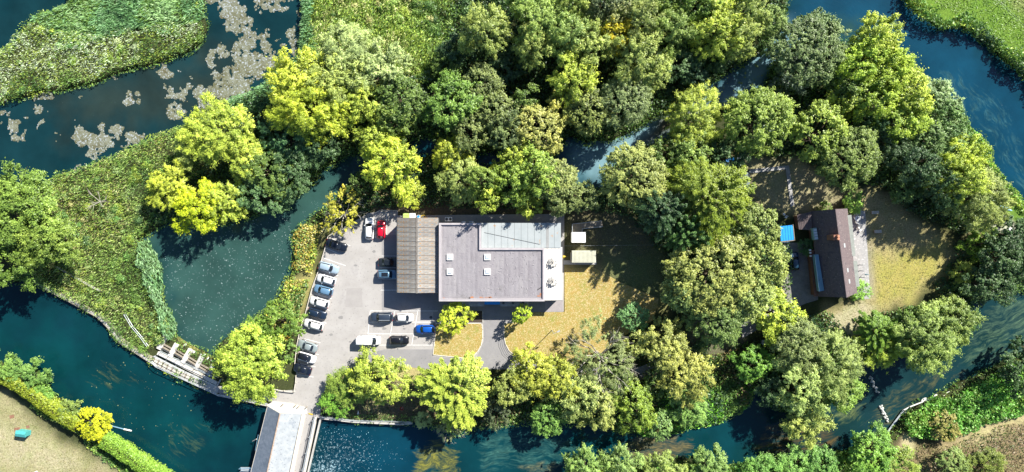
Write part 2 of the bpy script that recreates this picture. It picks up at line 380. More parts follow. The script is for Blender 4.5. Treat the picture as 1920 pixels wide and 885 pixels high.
# --- water surface
WREG = [
 ([(-60,0),(200,-60),(600,-60),(600,200),(400,260),(0,360),(-60,360)], (.008,.045,.060), 6),
 ([(100,170),(260,140),(380,100),(440,110),(430,170),(300,220),(140,250)], (.030,.052,.050), 8),
 ([(262,440),(600,320),(700,280),(700,400),(560,440),(540,560),(400,680),(330,640),(290,500)], (.045,.115,.108), 4),
 ([(-60,560),(250,700),(600,800),(600,960),(280,960),(200,790),(0,660)], (.003,.040,.058), 8),
 ([(-60,620),(150,640),(300,720),(420,800),(300,860),(150,740)], (.003,.062,.075), 10),
 ([(600,780),(820,800),(820,960),(600,960)], (.004,.055,.10), 4),
 ([(820,790),(1440,760),(1440,900),(820,900)], (.004,.055,.075), 6),
 ([(1040,350),(1060,260),(1200,230),(1380,130),(1440,90),(1460,150),(1300,210),(1130,310)], (.06,.17,.24), 4),
 ([(1080,290),(1180,230),(1350,170),(1420,120),(1480,40),(1500,80),(1400,190),(1120,340)], (.25,.42,.52), 3),  # brightly lit stretch of the stream painted as paler water
 ([(1240,215),(1330,190),(1300,240),(1200,270)], (.15,.13,.09), 2),
 ([(1470,-60),(1700,-60),(1960,180),(1960,420),(1800,260),(1640,90),(1500,80)], (.006,.068,.135), 6),
 ([(1560,40),(1600,40),(1620,70),(1560,80)], (.03,.09,.09), 3),
 ([(1420,720),(1960,520),(1960,680),(1700,800),(1600,860),(1420,880)], (.012,.050,.060), 6),
]
wx = np.arange(-128, 128.01, .8); wy = np.arange(-70, 70.01, .8)
wx = np.concatenate([[-1800], wx, [1800]]); wy = np.concatenate([[-1800], wy, [1800]])
WX, WY = np.meshgrid(wx, wy); WX = WX.ravel(); WY = WY.ravel()
wcol = region_cols(WX, WY, (.004, .045, .065), WREG) * np.array([.6, .62, .58])
def line_uv(x, y, lines):
    U = np.zeros_like(x); V = np.zeros_like(x); D = np.full_like(x, 1e9)
    for line in lines:
        acc = 0
        for (x0, y0), (x1, y1) in zip(line[:-1], line[1:]):
            L = math.hypot(x1 - x0, y1 - y0); tx, ty = (x1 - x0) / L, (y1 - y0) / L
            t = (x - x0) * tx + (y - y0) * ty; tc_ = np.clip(t, 0, L)
            d = np.hypot(x - x0 - tc_ * tx, y - y0 - tc_ * ty); k = d < D
            U[k] = acc + t[k]; V[k] = (-(x - x0) * ty + (y - y0) * tx)[k]; D[k] = d[k]; acc += L
    return U, V
FU, FV = line_uv(WX, WY, [PP([(300,700),(520,850),(700,830),(850,845),(1000,850),(1200,835),(1400,815),(1550,800),(1700,730),(1850,620),(2060,540)]),
                          PP([(1480,-100),(1640,10),(1760,100),(1840,220),(1900,320),(2000,460)]),
                          PP([(1000,300),(1150,280),(1300,190),(1450,90),(1480,-60)])])
WEED = [
 ([(775,840),(830,825),(875,850),(860,900),(770,900)], (.24,.23,.04), .7),
 ([(1160,835),(1200,805),(1312,815),(1305,850),(1250,890),(1180,880)], (.20,.16,.07), .75),
 ([(1400,850),(1440,800),(1520,790),(1560,800),(1600,830),(1560,860),(1480,870)], (.15,.095,.03), .62),
 ([(1560,770),(1620,750),(1625,800),(1570,805)], (.15,.19,.07), .8),
 ([(1600,800),(1640,770),(1700,715),(1790,680),(1840,690),(1700,775),(1660,825)], (.12,.12,.05), .55),
 ([(1840,585),(1900,550),(1980,545),(1980,660),(1850,690),(1790,700)], (.10,.17,.10), .6),
 ([(1730,130),(1800,120),(1900,200),(1980,420),(1900,350),(1850,260),(1790,190)], (.05,.15,.17), .5),
 ([(180,680),(260,690),(270,720),(200,740),(140,720)], (.10,.13,.05), .45),
 ([(300,790),(390,790),(380,850),(310,870)], (.07,.12,.06), .45),
 ([(880,830),(1000,800),(1100,830),(1080,880),(900,890)], (.05,.15,.13), .6),
 ([(960,855),(1040,850),(1060,885),(960,890)], (.2,.2,.1), .6),
 ([(1480,740),(1540,760),(1560,740),(1540,800),(1470,790)], (.12,.16,.08), .5),
]
wd = np.zeros((len(WX), 4))
for px, c, a in WEED:
    k = a * smooth01(poly_sd(WX, WY, PP(px)) + (vnoise(WX, WY, 4, 21, 2) - .5) * 2.5, -2, 2.0)
    sel = k > wd[:, 3]; wd[sel, :3] = c; wd[:, 3] = np.maximum(wd[:, 3], k)
foam = np.zeros(len(WX))
for px, a, so in [([(575,810),(640,800),(700,830),(720,880),(620,905),(570,905)], .52, 5), ([(575,860),(640,850),(650,905),(570,905)], .8, 4), ([(640,800),(740,800),(780,850),(760,890),(640,890)], .3, 5),
              ([(1120,300),(1230,235),(1240,260),(1130,330)], .5, 2), ([(1460,60),(1500,20),(1520,40),(1440,110)], .5, 2), ([(1860,150),(1900,190),(1900,230),(1850,190)], .25, 3)]:
    foam = np.maximum(foam, a * smooth01(poly_sd(WX, WY, PP(px)), -so, so))
def watermat():
    m, n, b, o = newmat('water')
    at = N(n, 'ShaderNodeAttribute', attribute_name='Col'); we = N(n, 'ShaderNodeAttribute', attribute_name='Weed'); fo = N(n, 'ShaderNodeAttribute', attribute_name='foam'); fl = N(n, 'ShaderNodeAttribute', attribute_name='flow')
    tc = N(n, 'ShaderNodeTexCoord'); v = tc.outputs['Object']
    c = mixc(n, 1.0, at.outputs['Color'], ramp(n, noise(n, v, .12, 4, .6), .3, .7, .75, 1.25), 'MULTIPLY')
    wob = N(n, 'ShaderNodeVectorMath', operation='ADD')
    nz = N(n, 'ShaderNodeTexNoise'); nz.inputs['Scale'].default_value = .12; n.links.new(v, nz.inputs['Vector'])
    sc = N(n, 'ShaderNodeVectorMath', operation='SCALE'); n.links.new(nz.outputs['Color'], sc.inputs[0]); sc.inputs['Scale'].default_value = 6
    n.links.new(fl.outputs['Vector'], wob.inputs[0]); n.links.new(sc.outputs[0], wob.inputs[1])
    mp = N(n, 'ShaderNodeMapping'); mp.inputs['Scale'].default_value = (.16, 1.0, 1); n.links.new(wob.outputs[0], mp.inputs[0])
    f = noise(n, mp.outputs[0], 1.1, 6, .7)
    thr = N(n, 'ShaderNodeMath', operation='MULTIPLY_ADD'); n.links.new(we.outputs['Alpha'], thr.inputs[0]); thr.inputs[1].default_value = .55; n.links.new(f, thr.inputs[2])
    k = ramp(n, thr.outputs[0], .74, .98)
    kk = N(n, 'ShaderNodeMath', operation='MULTIPLY'); n.links.new(k, kk.inputs[0]); n.links.new(ramp(n, we.outputs['Alpha'], .02, .35), kk.inputs[1])
    wc = mixc(n, ramp(n, noise(n, mp.outputs[0], 3.2, 3, .7), .4, .65), mixc(n, .75, we.outputs['Color'], (.01, .03, .03)), we.outputs['Color'])
    c = mixc(n, kk.outputs[0], c, wc)
    ff = noise(n, v, 1.7, 5, .8); th = N(n, 'ShaderNodeMath', operation='MULTIPLY_ADD'); n.links.new(fo.outputs['Fac'], th.inputs[0]); th.inputs[1].default_value = .30; n.links.new(ff, th.inputs[2])
    fk = ramp(n, th.outputs[0], .70, .86, 0, .85)
    c = mixc(n, fk, c, (.42, .60, .66))
    n.links.new(c, b.inputs['Base Color']); n.links.new(ramp(n, fk, 0, 1, .12, .7), b.inputs['Roughness']); b.inputs['IOR'].default_value = 1.33
    bumpn(n, b, noise(n, mp.outputs[0], 1.6, 4, .6), .25, .05)
    return m
M['water'] = watermat()
wi = (np.arange(len(wy) - 1)[:, None] * len(wx) + np.arange(len(wx) - 1)[None, :]).ravel()
WF = np.stack([wi, wi + 1, wi + len(wx) + 1, wi + len(wx)], 1)
wo_ = link('river_water', mesh_np('river_water', np.stack([WX, WY, np.full_like(WX, WZ)], 1), WF, M['water'],
   {'Col': ('FLOAT_COLOR', C4(wcol)), 'Weed': ('FLOAT_COLOR', wd), 'foam': ('FLOAT', foam), 'flow': ('FLOAT_VECTOR', np.stack([FU, FV, 0 * FU], 1))}, True)); wo_['kind'] = 'structure'

# ------------------------------------------------------------------ paved sheets
def sheet(name, pts, z, mat, kind='structure', thick=None, parent=None):
    mb = MB(); mb.prism(pts, z - (thick or .012), z); o = mb.obj(name, mat, parent); 
    if kind: o['kind'] = kind
    return o
sheet('car_park', PP([(626,437),(690,400),(713,396),(746,396),(746,404),(1058,401),(1058,466),(1057,584),(1000,600),(1000,690),(965,692),(880,690),(800,692),(760,686),(690,681),(645,694),(616,716),(604,745),(600,784),(572,781),(540,758),(440,742),(408,737),(404,722),(470,735),(553,731),(556,690),(560,640),(572,590),(586,540),(603,488),(611,463),(616,447)]), .004, M['asphalt'])
sheet('road', PP([(610,722),(645,696),(690,683),(660,655),(700,650),(812,668),(870,674),(895,668),(907,640),(906,604),(945,604),(947,642),(966,678),(1010,684),(1080,692),(1200,692),(1300,660),(1380,618),(1460,572),(1480,560),(1500,575),(1400,636),(1310,682),(1210,714),(1080,712),(960,694),(880,692),(800,694),(760,688),(690,683),(640,700),(618,722)][:0] or
      [(812,668),(870,674),(895,668),(907,640),(906,604),(945,604),(947,642),(966,678),(1010,682),(1080,690),(1200,688),(1290,650),(1372,600),(1455,552),(1484,470),(1530,470),(1532,560),(1480,582),(1400,630),(1310,680),(1210,712),(1080,712),(960,693),(880,691),(800,693),(762,687),(690,682),(650,688),(690,664),(720,655),(812,655)]), .009, M['asphalt2'])
sheet('building_apron', PP([(748,549),(823,549),(823,567),(1055,567),(1055,585),(1000,586),(960,604),(905,606),(818,606),(818,664),(812,664),(812,585),(716,585),(716,440),(748,440)]), .013, M['asphalt2'])
sheet('forecourt', PP([(1022,564),(1055,564),(1055,583),(1022,584)]), .02, weathered('pink_grey_paving', (.34,.31,.31), (.28,.26,.27), 1.2, .9))
sheet('cottage_drive', PP([(1470,455),(1530,455),(1534,562),(1500,572),(1462,560)]), .016, M['drive'])
sheet('tarmac_patch', PP([(650,540),(678,540),(680,576),(648,576)]), .013, weathered('tarmac_patch', (.30,.285,.275), (.335,.32,.305), .8, .9))
sheet('terrace', PP([(1592,392),(1622,396),(1632,560),(1606,562)]), .03, M['flag'])
sheet('garden_path', PP([(1472,312),(1479,312),(1484,350),(1489,385),(1482,388),(1477,350)]), .16, M['flag'])
sheet('garden_path', PP([(1404,318),(1478,310),(1478,317),(1405,325)]), .17, M['flag'])
sheet('ramp_path', PP([(1056,488),(1118,488),(1118,496),(1056,496)]), .15, M['conc'], thick=.2)
sheet('service_path', PP([(1044,400),(1056,400),(1056,465),(1044,465)]), .02, M['flag'])
# lawns beside the road, each inside a kerb
M['drylawn'] = weathered('dry_lawn', (.36,.245,.07), (.29,.26,.075), .9, .95, .9, .08, c3=(.21,.25,.05), speck=(.48,.39,.20), spscale=5, spthr=(.5,.62))
def lawn(px):
    pts = PP(px); sheet('dry_lawn', pts, .11, M['drylawn'], thick=.12)
    mb = MB(); cx = sum(p[0] for p in pts) / len(pts); cy = sum(p[1] for p in pts) / len(pts)
    for a, b in zip(pts, pts[1:] + pts[:1]):
        if max(a[0], b[0]) > P(1012, 0)[0] or (min(a[0], b[0]) > P(955, 0)[0] and a[1] > P(0, 620)[1]): continue
        L = math.hypot(b[0] - a[0], b[1] - a[1]); an = math.atan2(b[1] - a[1], b[0] - a[0])
        mb.box((a[0] + b[0]) / 2, (a[1] + b[1]) / 2, .065, L + .1, .14, .13, an)
    mb.obj('kerb', M['concpale'], kind='structure')
lawn([(818,606),(903,606),(905,618),(905,634),(902,648),(895,660),(887,667),(870,671),(812,665),(815,640)])
lawn([(962,604),(1000,585),(1058.5,585),(1058.5,503),(1112,501),(1165,530),(1235,560),(1225,600),(1150,640),(1130,668),(1080,678),(1010,676),(985,674),(968,668),(955,658),(948,645),(945,630),(945,606)])
# tyre marks curving round the lawn corner
mb = MB()
for k in range(4):
    pts = [P(944 - k * 3.6, 636), P(946 - k * 3.6, 650), P(953 - k * 3.6, 663 + k), P(965 - k * 3, 674 + k * 1.6), P(976 - k * 2, 680 + k * 2)]
    for a, b in zip(pts[:-1], pts[1:]): mb.box((a[0]+b[0])/2, (a[1]+b[1])/2, .012, math.hypot(b[0]-a[0], b[1]-a[1]) + .05, .07, .006, math.atan2(b[1]-a[1], b[0]-a[0]))
mb.obj('tyre_marks', M['darkgrey'], kind='structure')
# painted bay lines
def mark(x0, y0, x1, y1, w_=.11):
    a, b = P(x0, y0), P(x1, y1); mb = MB()
    mb.box((a[0]+b[0])/2, (a[1]+b[1])/2, .019, math.hypot(b[0]-a[0], b[1]-a[1]), w_, .004, math.atan2(b[1]-a[1], b[0]-a[0])); mb.obj('bay_line', M['line'], kind='structure')
for l in [(704,402,704,446),(725,399,725,445),(732,433,746,433),(716,480,746,480),(712,502,746,502),(716,523,746,523),(714,544,746,544),
          (694,583,821,583),(692,604,818,604),(689,626,815,626),(700,647,811,647),(740,584,731,632),(784,580,772,647),(694,584,690,626),
          (618,446,657,461),(611,465,640,478),(607,484,648,498),(601,507,634,517),(594,530,626,541),(590,551,622,560),(586,572,618,582),(580,597,612,606),
          (571,635,601,643),(567,658,598,665),(562,681,592,688),(558,702,588,707)]: mark(*l)

rr0 = random.Random(8)
for a, b, l in ((808,595,'round iron drain cover in the shade of the building'),(603,622,'small drain cover in the empty bay of the left row'),(648,712,'drain cover in the road mouth near the bridge')):
    x, y = P(a, b); mb = MB(); mb.tube((x, y, .018), (x, y, .026), .32, n=14); tag(mb.obj('drain_cover', M['darkgrey']), l, 'drain cover')
mo = weathered('oil_stain', (.20,.195,.19), (.25,.245,.24), 3, .7)
for a, b in [(600,626),(618,630),(722,535),(735,505),(760,616),(720,618),(700,470),(640,595),(655,640),(612,700),(780,634),(668,498)]:
    x, y = P(a + rr0.uniform(-3,3), b + rr0.uniform(-3,3)); mb = MB(); s = rr0.uniform(.25,.7); mb.prism([(x + s*rr0.uniform(.5,1)*math.cos(t), y + s*.6*rr0.uniform(.5,1)*math.sin(t)) for t in [k*math.pi/5 for k in range(10)]], .017, .0185); mb.obj('oil_stain', mo, kind='structure')
# ------------------------------------------------------------------ ground vegetation (nobody could count it)
def scatter_poly(px, dens, clip_water=True, margin=0.0, avoid_paved=True):
    pts = np.array(PP(px)); x0, y0 = pts.min(0); x1, y1 = pts.max(0)
    x0 = max(x0, -135); x1 = min(x1, 135); y0 = max(y0, -76); y1 = min(y1, 76)
    n = int((x1 - x0) * (y1 - y0) * dens * 1.35); x = RNG.uniform(x0, x1, n); y = RNG.uniform(y0, y1, n)
    k = poly_sd(x, y, [tuple(p) for p in pts]) + (vnoise(x, y, 3, 14, 2) - .5) * 2 > 0
    x, y = x[k], y[k]
    if clip_water: 
        k = water_sd(x, y) < margin; x, y = x[k], y[k]
    if avoid_paved:
        k = poly_sd(x, y, PAVED) < -.3; x, y = x[k], y[k]
    return x, y
def diamonds(C, T, Nn, L, W_):
    """rhombic leaves: centres, long axis, normals, lengths, widths"""
    T = T - (T * Nn).sum(1, keepdims=True) * Nn; T /= np.linalg.norm(T, axis=1, keepdims=True) + 1e-9
    B = np.cross(Nn, T); L = np.asarray(L)[:, None] / 2; W_ = np.asarray(W_)[:, None] / 2
    V = np.stack([C - T * L, C + B * W_ - T * L * .1, C + T * L, C - B * W_ - T * L * .1], 1).reshape(-1, 3)
    return V, np.arange(len(V)).reshape(-1, 4)
def unit(v): return v / (np.linalg.norm(v, axis=1, keepdims=True) + 1e-9)
def pick_cols(n, x, y, pal, patch=4, seed=2, gain=1.0):
    pal = np.array(pal); f = vnoise(x, y, patch * 2.2, seed, 4) * 1.9 - .45 + RNG.normal(0, .13, n)
    idx = np.clip((f * len(pal)).astype(int), 0, len(pal) - 1); c = pal[idx] * RNG.uniform(.7, 1.35, (n, 1)) * np.array([1.85, 2.05, 1.6]) * gain
    return c
def ground_cover(name, polys, dens, hmin, hmax, L, pal, lean=None, mound=2.2, seed=1, aspect=.45, upright=.35, margin=0.0, up_n=.6):
    xs_, ys_ = [], []
    for p in polys:
        a, b = scatter_poly(p, dens, True, margin); xs_.append(a); ys_.append(b)
    x = np.concatenate(xs_); y = np.concatenate(ys_); n = len(x)
    g = land_h(x, y); g = np.maximum(g, WZ)
    m = smooth01(vnoise(x, y, mound * 2.6, seed + 30, 2), .25, .75) * .5 + smooth01(vnoise(x, y, mound * .55, seed + 31, 2), .3, .7) * .5
    hh = hmin + (hmax - hmin) * m
    z = g + hh * (RNG.uniform(0, 1, n) ** .45)
    C = np.stack([x, y, z], 1)
    Nn = unit(RNG.normal(0, 1, (n, 3)) * (1 - up_n) + np.array([0, 0, 1.0]) * up_n)
    if lean is not None: T = unit(np.array([math.cos(lean), math.sin(lean), .25]) + RNG.normal(0, .33, (n, 3)))
    else: T = unit(RNG.normal(0, 1, (n, 3)) * [1, 1, upright])
    Ls = L * .82 * RNG.uniform(.5, 1.5, n)
    V, F = diamonds(C, T, Nn, Ls, Ls * aspect)
    c = np.repeat(pick_cols(n, x, y, pal, 4, seed, .62 if 'grass' in name or 'litter' in name or 'brush' in name else (.8 if name == 'undergrowth' else 1.0)), 4, 0)
    o = link(name, mesh_np(name, V, F, M['leafc'], {'Col': ('FLOAT_COLOR', C4(c))})); o['kind'] = 'stuff'
    return o
dk = (.035,.068,.038); dg = (.055,.10,.03); mg = (.10,.16,.04); lg = (.16,.22,.06); yg = (.22,.26,.05); st = (.32,.29,.16); wh = (.42,.44,.42); tg = (.08,.155,.075); tg2=(.12,.20,.11); br = (.17,.12,.07); oc = (.34,.26,.06)
# reed island, upper left
ground_cover('reeds', [[(132,-60),(128,0),(100,22),(60,34),(100,70),(180,60),(260,40),(330,30),(376,-60)],[(100,40),(200,20),(380,-10),(388,30),(330,60),(240,60),(120,95)]], 30, .6, 1.7, 1.0, [tg, tg2, (.14,.24,.14), mg, (.2,.28,.16)], math.radians(205), 2.0, 4, .16, up_n=.35)
ground_cover('riverside_meadow', [[(60,45),(180,70),(330,45),(388,50),(386,75),(360,92),(300,112),(210,138),(110,168),(0,192),(-60,186),(-60,112),(5,97),(30,70)]], 28, .2, 2.2, .5, [mg, lg, (.26,.28,.16), yg, wh, (.30,.32,.24), mg, yg, dg], math.radians(215), 2.4, 5, .22, up_n=.38)
ground_cover('reeds', [[(380,215),(440,180),(510,142),(560,100),(566,120),(510,200),(430,235),(360,245)],[(560,-60),(585,-60),(590,60),(600,110),(560,120),(562,60)]], 26, .8, 1.8, .9, [tg, tg2, (.14,.24,.14)], math.radians(205), 2.0, 6, .18, up_n=.35)
ground_cover('marsh_growth', [[(566,-60),(860,-60),(850,60),(830,150),(760,170),(700,110),(600,115),(575,60)]], 26, .2, 2.4, .62, [dg, mg, lg, yg, mg, (.20,.25,.06), st, lg], math.radians(250), 3.0, 7, .28, up_n=.4)
# scrubby peninsula left of the pond
ground_cover('scrub', [[(90,345),(140,318),(260,268),(340,232),(400,225),(440,260),(380,330),(300,350),(290,420),(262,447),(285,500),(300,560),(325,615),(300,650),(270,668),(225,640),(185,592),(100,545),(60,530),(100,430)]], 30, .1, 2.5, .5, [dg, mg, lg, mg, (.20,.25,.08), (.26,.27,.13), mg, yg, (.22,.18,.10), lg, dg, lg], math.radians(218), 3.0, 8, .24, up_n=.33)
ground_cover('reeds', [[(262,450),(285,450),(305,490),(310,560),(340,610),(325,640),(308,620),(290,560),(270,520)]], 40, .8, 2.0, .95, [(.08,.16,.09), tg2, (.15,.22,.14), (.12,.19,.10)], math.radians(300), 1.6, 9, .2, margin=.9, up_n=.35)
# woodland floor
ground_cover('undergrowth', [[(400,225),(520,150),(560,110),(620,110),(780,150),(830,120),(860,-60),(1484,-60),(1460,90),(1330,160),(1200,240),(1060,260),(1040,290),(830,262),(740,268),(620,305),(580,350),(430,418),(290,420),(300,350),(380,320),(430,260)]], 15, .3, 2.2, .6, [dk, dg, dk, dg, (.05,.08,.05), mg, dg], None, 4.5, 10, .5, up_n=.5)
ground_cover('undergrowth', [[(662,332),(700,310),(830,294),(900,312),(1040,322),(1088,352),(1122,352),(1172,275),(1245,250),(1300,205),(1400,300),(1330,400),(1240,480),(1180,400),(1110,396),(710,392),(640,400),(600,420),(612,388)]], 15, .2, 1.4, .55, [dk, dg, dk, mg, br, dg], None, 3.0, 11, .5, up_n=.5)
ground_cover('undergrowth', [[(1380,180),(1500,75),(1580,80),(1680,95),(1770,160),(1862,300),(1915,372),(1860,400),(1800,440),(1700,390),(1640,345),(1580,345),(1500,295),(1400,300)],[(1790,455),(1850,440),(1960,410),(1960,545),(1850,552),(1760,560),(1750,530)],[(1250,440),(1400,380),(1480,430),(1480,560),(1380,610),(1250,580)],[(1410,640),(1540,575),(1600,640),(1606,690),(1540,765),(1480,782),(1420,728)],[(1600,600),(1700,570),(1830,560),(1835,610),(1800,650),(1660,655)]], 15, .2, 1.8, .6, [dk, dg, dk, mg, dg], None, 3.5, 12, .5, up_n=.5)
ground_cover('undergrowth', [[(900,700),(1060,698),(1200,700),(1300,680),(1400,640),(1412,745),(1350,792),(1180,815),(1060,793),(900,800)]], 15, .2, 1.5, .55, [dk, dg, mg, br, dg], None, 3.0, 13, .5, up_n=.5)
ground_cover('bank_herbs', [[(1250,740),(1330,720),(1380,700),(1420,728),(1405,765),(1350,796),(1290,808),(1230,820),(1180,815),(1220,780)]], 34, .3, 1.2, .5, [dg, mg, (.14,.30,.05), (.18,.36,.05), (.12,.24,.05), (.07,.17,.08)], None, 1.6, 14, .5, margin=.6, up_n=.5)
ground_cover('hedge_undergrowth', [[(556,420),(600,415),(618,445),(604,480),(592,520),(548,500),(548,445)],[(535,530),(595,515),(570,600),(548,640),(470,640),(440,622),(500,585)]], 26, .3, 1.3, .5, [dg, mg, yg, oc, (.36,.30,.15), mg, (.30,.20,.05)], None, 1.8, 15, .5, up_n=.45)
# bank strips round the rest of the water
ground_cover('bank_herbs', [[(1694,-40),(1730,20),(1760,38),(1800,30),(1835,50),(1880,85),(1925,120),(1970,170),(1970,192),(1905,135),(1870,105),(1830,72),(1800,54),(1762,58),(1725,40),(1685,0)]], 38, 1.0, 3.6, .6, [dk, dg, mg, dg, (.10,.18,.05), yg, (.25,.25,.1)], None, 2.0, 16, .5, margin=.8, up_n=.45)
ground_cover('bank_herbs', [[(1770,160),(1800,205),(1850,262),(1870,300),(1898,342),(1925,370),(1970,405),(1970,430),(1915,395),(1880,360),(1850,320),(1800,240)]], 30, .3, 1.0, .5, [mg, lg, yg, (.13,.26,.05), lg], None, 2.0, 17, .5, margin=.6, up_n=.5)
ground_cover('bramble_bank', [[(1690,790),(1720,757),(1800,735),(1850,700),(1900,680),(1960,670),(1960,760),(1900,775),(1830,800),(1760,820),(1700,815)]], 38, .8, 2.6, .55, [dg, mg, (.10,.22,.05), (.14,.27,.06), lg, mg], None, 2.6, 18, .55, margin=.5, up_n=.5)
ground_cover('bank_herbs', [[(1040,940),(1090,880),(1200,870),(1340,866),(1480,860),(1600,840),(1650,822),(1680,830),(1640,940)]], 32, .6, 2.2, .55, [mg, lg, (.12,.24,.06), dg, yg], None, 2.5, 19, .5, margin=.8, up_n=.5)
ground_cover('dry_brush', [[(1690,880),(1720,835),(1800,830),(1860,800),(1960,790),(1960,930),(1690,930)]], 16, .1, .7, .5, [st, br, (.24,.18,.12), mg, (.3,.22,.18), dg], None, 2.0, 20, .3, up_n=.5)
ground_cover('bank_herbs', [[(-60,670),(22,682),(72,702),(95,740),(140,768),(200,808),(240,845),(300,890),(300,930),(220,880),(150,820),(70,765),(0,710),(-60,700)]], 24, .3, 1.1, .5, [dg, mg, yg, dg], None, 2.0, 22, .5, margin=.8, up_n=.5)
ground_cover('lawn_grass', [[(1640,350),(1790,450),(1850,430),(1760,530),(1620,610),(1560,625),(1545,580),(1640,560),(1625,400)],[(1060,510),(1245,470),(1290,560),(1150,600),(1060,590)],[(-60,740),(60,775),(170,850),(260,960),(-60,960)],[(1060,400),(1240,400),(1240,480),(1060,480)],[(1400,320),(1470,320),(1475,390),(1400,390)]], 12, .02, .10, .26, [(.22,.18,.09), (.24,.20,.11), (.17,.16,.06), (.25,.20,.11), (.12,.13,.04), (.20,.17,.08)], None, 2.0, 23, .35, up_n=.75)
ground_cover('meadow_grass', [[(1700,-60),(1760,20),(1830,40),(1960,150),(1990,-60)]], 14, .05, .25, .45, [(.14,.24,.04), (.18,.26,.05), (.22,.25,.08)], None, 2.0, 24, .3, up_n=.7)
ground_cover('leaf_litter', [[(610,705),(700,695),(860,705),(880,760),(810,792),(650,786),(605,775)]], 12, .02, .25, .4, [br, (.12,.09,.06), dg, st], None, 2.0, 25, .5, up_n=.7)

def fringe():
    n = 420000; x = RNG.uniform(-116, 116, n); y = RNG.uniform(-57, 57, n); sd = water_sd(x, y); k = (sd > -1.9) & (sd < .55) & (poly_sd(x, y, PAVED) < .0); x, y, sd = x[k], y[k], sd[k]; n = len(x)
    z = np.maximum(land_h(x, y, sd), WZ) + smooth01(vnoise(x, y, 1.5, 61, 2), .3, .7) * RNG.uniform(0, 1.1, n) ** .6 + .05
    Ls = .42 * RNG.uniform(.5, 1.5, n); Nn = unit(RNG.normal(0, 1, (n, 3)) * .5 + np.array([0, 0, .5])); V, F = diamonds(np.stack([x, y, z], 1), unit(RNG.normal(0, 1, (n, 3)) * [1, 1, .4]), Nn, Ls, Ls * .35)
    c = np.repeat(pick_cols(n, x, y, [dg, mg, (.09,.17,.05), lg, (.12,.2,.06), yg], 3, 62, .9), 4, 0)
    link('bank_fringe', mesh_np('bank_fringe', V, F, M['leafc'], {'Col': ('FLOAT_COLOR', C4(c))}))['kind'] = 'stuff'
fringe()
def mounds(name, polys, per, rmin, rmax, pal, seed):
    # low shrubs crowding together in the scrub
    g = np.random.default_rng(seed); VV = []; CC = []
    for pl in polys:
        x, y = scatter_poly(pl, per, True, -.4)
        for cx, cy in zip(x, y):
            r_ = g.uniform(rmin, rmax); n = int(150 * r_ ** 1.5) + 40; d = unit(g.normal(0, 1, (n, 3)) + [0, 0, .3]); d[:, 2] = np.abs(d[:, 2])
            sub = unit(g.normal(0, 1, (9, 3)) + [0, 0, .5]); si = g.integers(0, 9, n); C = (d * .5 + sub[si] * .6) * r_ * g.uniform(.7, 1.05, (n, 1)); C[:, 2] = np.abs(C[:, 2]) * .9 + .15
            C += [cx, cy, float(land_h(np.array([cx]), np.array([cy]))[0])]; Nn = unit(d + [0, 0, .5] + g.normal(0, .35, (n, 3))); L = g.uniform(.2, .42, n)
            V, _ = diamonds(C, unit(g.normal(0, 1, (n, 3))), Nn, L, L * g.uniform(.3, .6)); VV.append(V); c = np.array(pal[g.integers(0, len(pal))]) * g.uniform(.8, 1.2); CC.append(np.repeat(c * g.uniform(.7, 1.35, (n, 1)), 4, 0))
    V = np.concatenate(VV); C = np.concatenate(CC) * np.array([1.8, 1.95, 1.6]); link(name, mesh_np(name, V, np.arange(len(V)).reshape(-1, 4), M['leafc'], {'Col': ('FLOAT_COLOR', C4(C))}))['kind'] = 'stuff'
mounds('scrub_shrubs', [[(90,345),(140,318),(260,268),(340,232),(400,225),(440,260),(380,330),(300,350),(290,420),(262,447),(285,500),(300,560),(325,615),(300,650),(270,668),(225,640),(185,592),(100,545),(60,530),(100,430)]], .075, .5, 1.5, [dg, mg, lg, yg, (.10,.19,.06), (.24,.22,.11), (.17,.22,.10), (.07,.12,.05)], 71)
mounds('meadow_shrubs', [[(60,45),(180,70),(330,45),(388,50),(386,75),(360,92),(300,112),(210,138),(110,168),(0,192),(-60,186),(-60,112),(5,97),(30,70)]], .06, .4, 1.2, [mg, lg, yg, (.33,.35,.28), (.28,.30,.2), (.09,.16,.05), (.19,.27,.05)], 72)
mounds('marsh_shrubs', [[(566,-60),(860,-60),(850,60),(830,150),(760,170),(700,110),(600,115),(575,60)]], .06, .5, 1.5, [dg, mg, lg, yg, (.19,.26,.05), (.28,.26,.12)], 73)
mounds('woodland_shrubs', [[(760,40),(860,-60),(980,-60),(990,110),(960,180),(830,140),(800,100)],[(1230,140),(1340,90),(1330,150),(1250,200),(1180,230),(1150,200)],[(1650,270),(1760,300),(1800,380),(1790,430),(1700,380),(1650,340)],[(1760,470),(1850,450),(1940,460),(1940,540),(1850,550),(1770,550)],[(1300,600),(1400,640),(1410,740),(1350,780),(1290,720)]], .05, .8, 2.0, [(.05,.09,.04), dg, (.045,.08,.05), mg], 74)

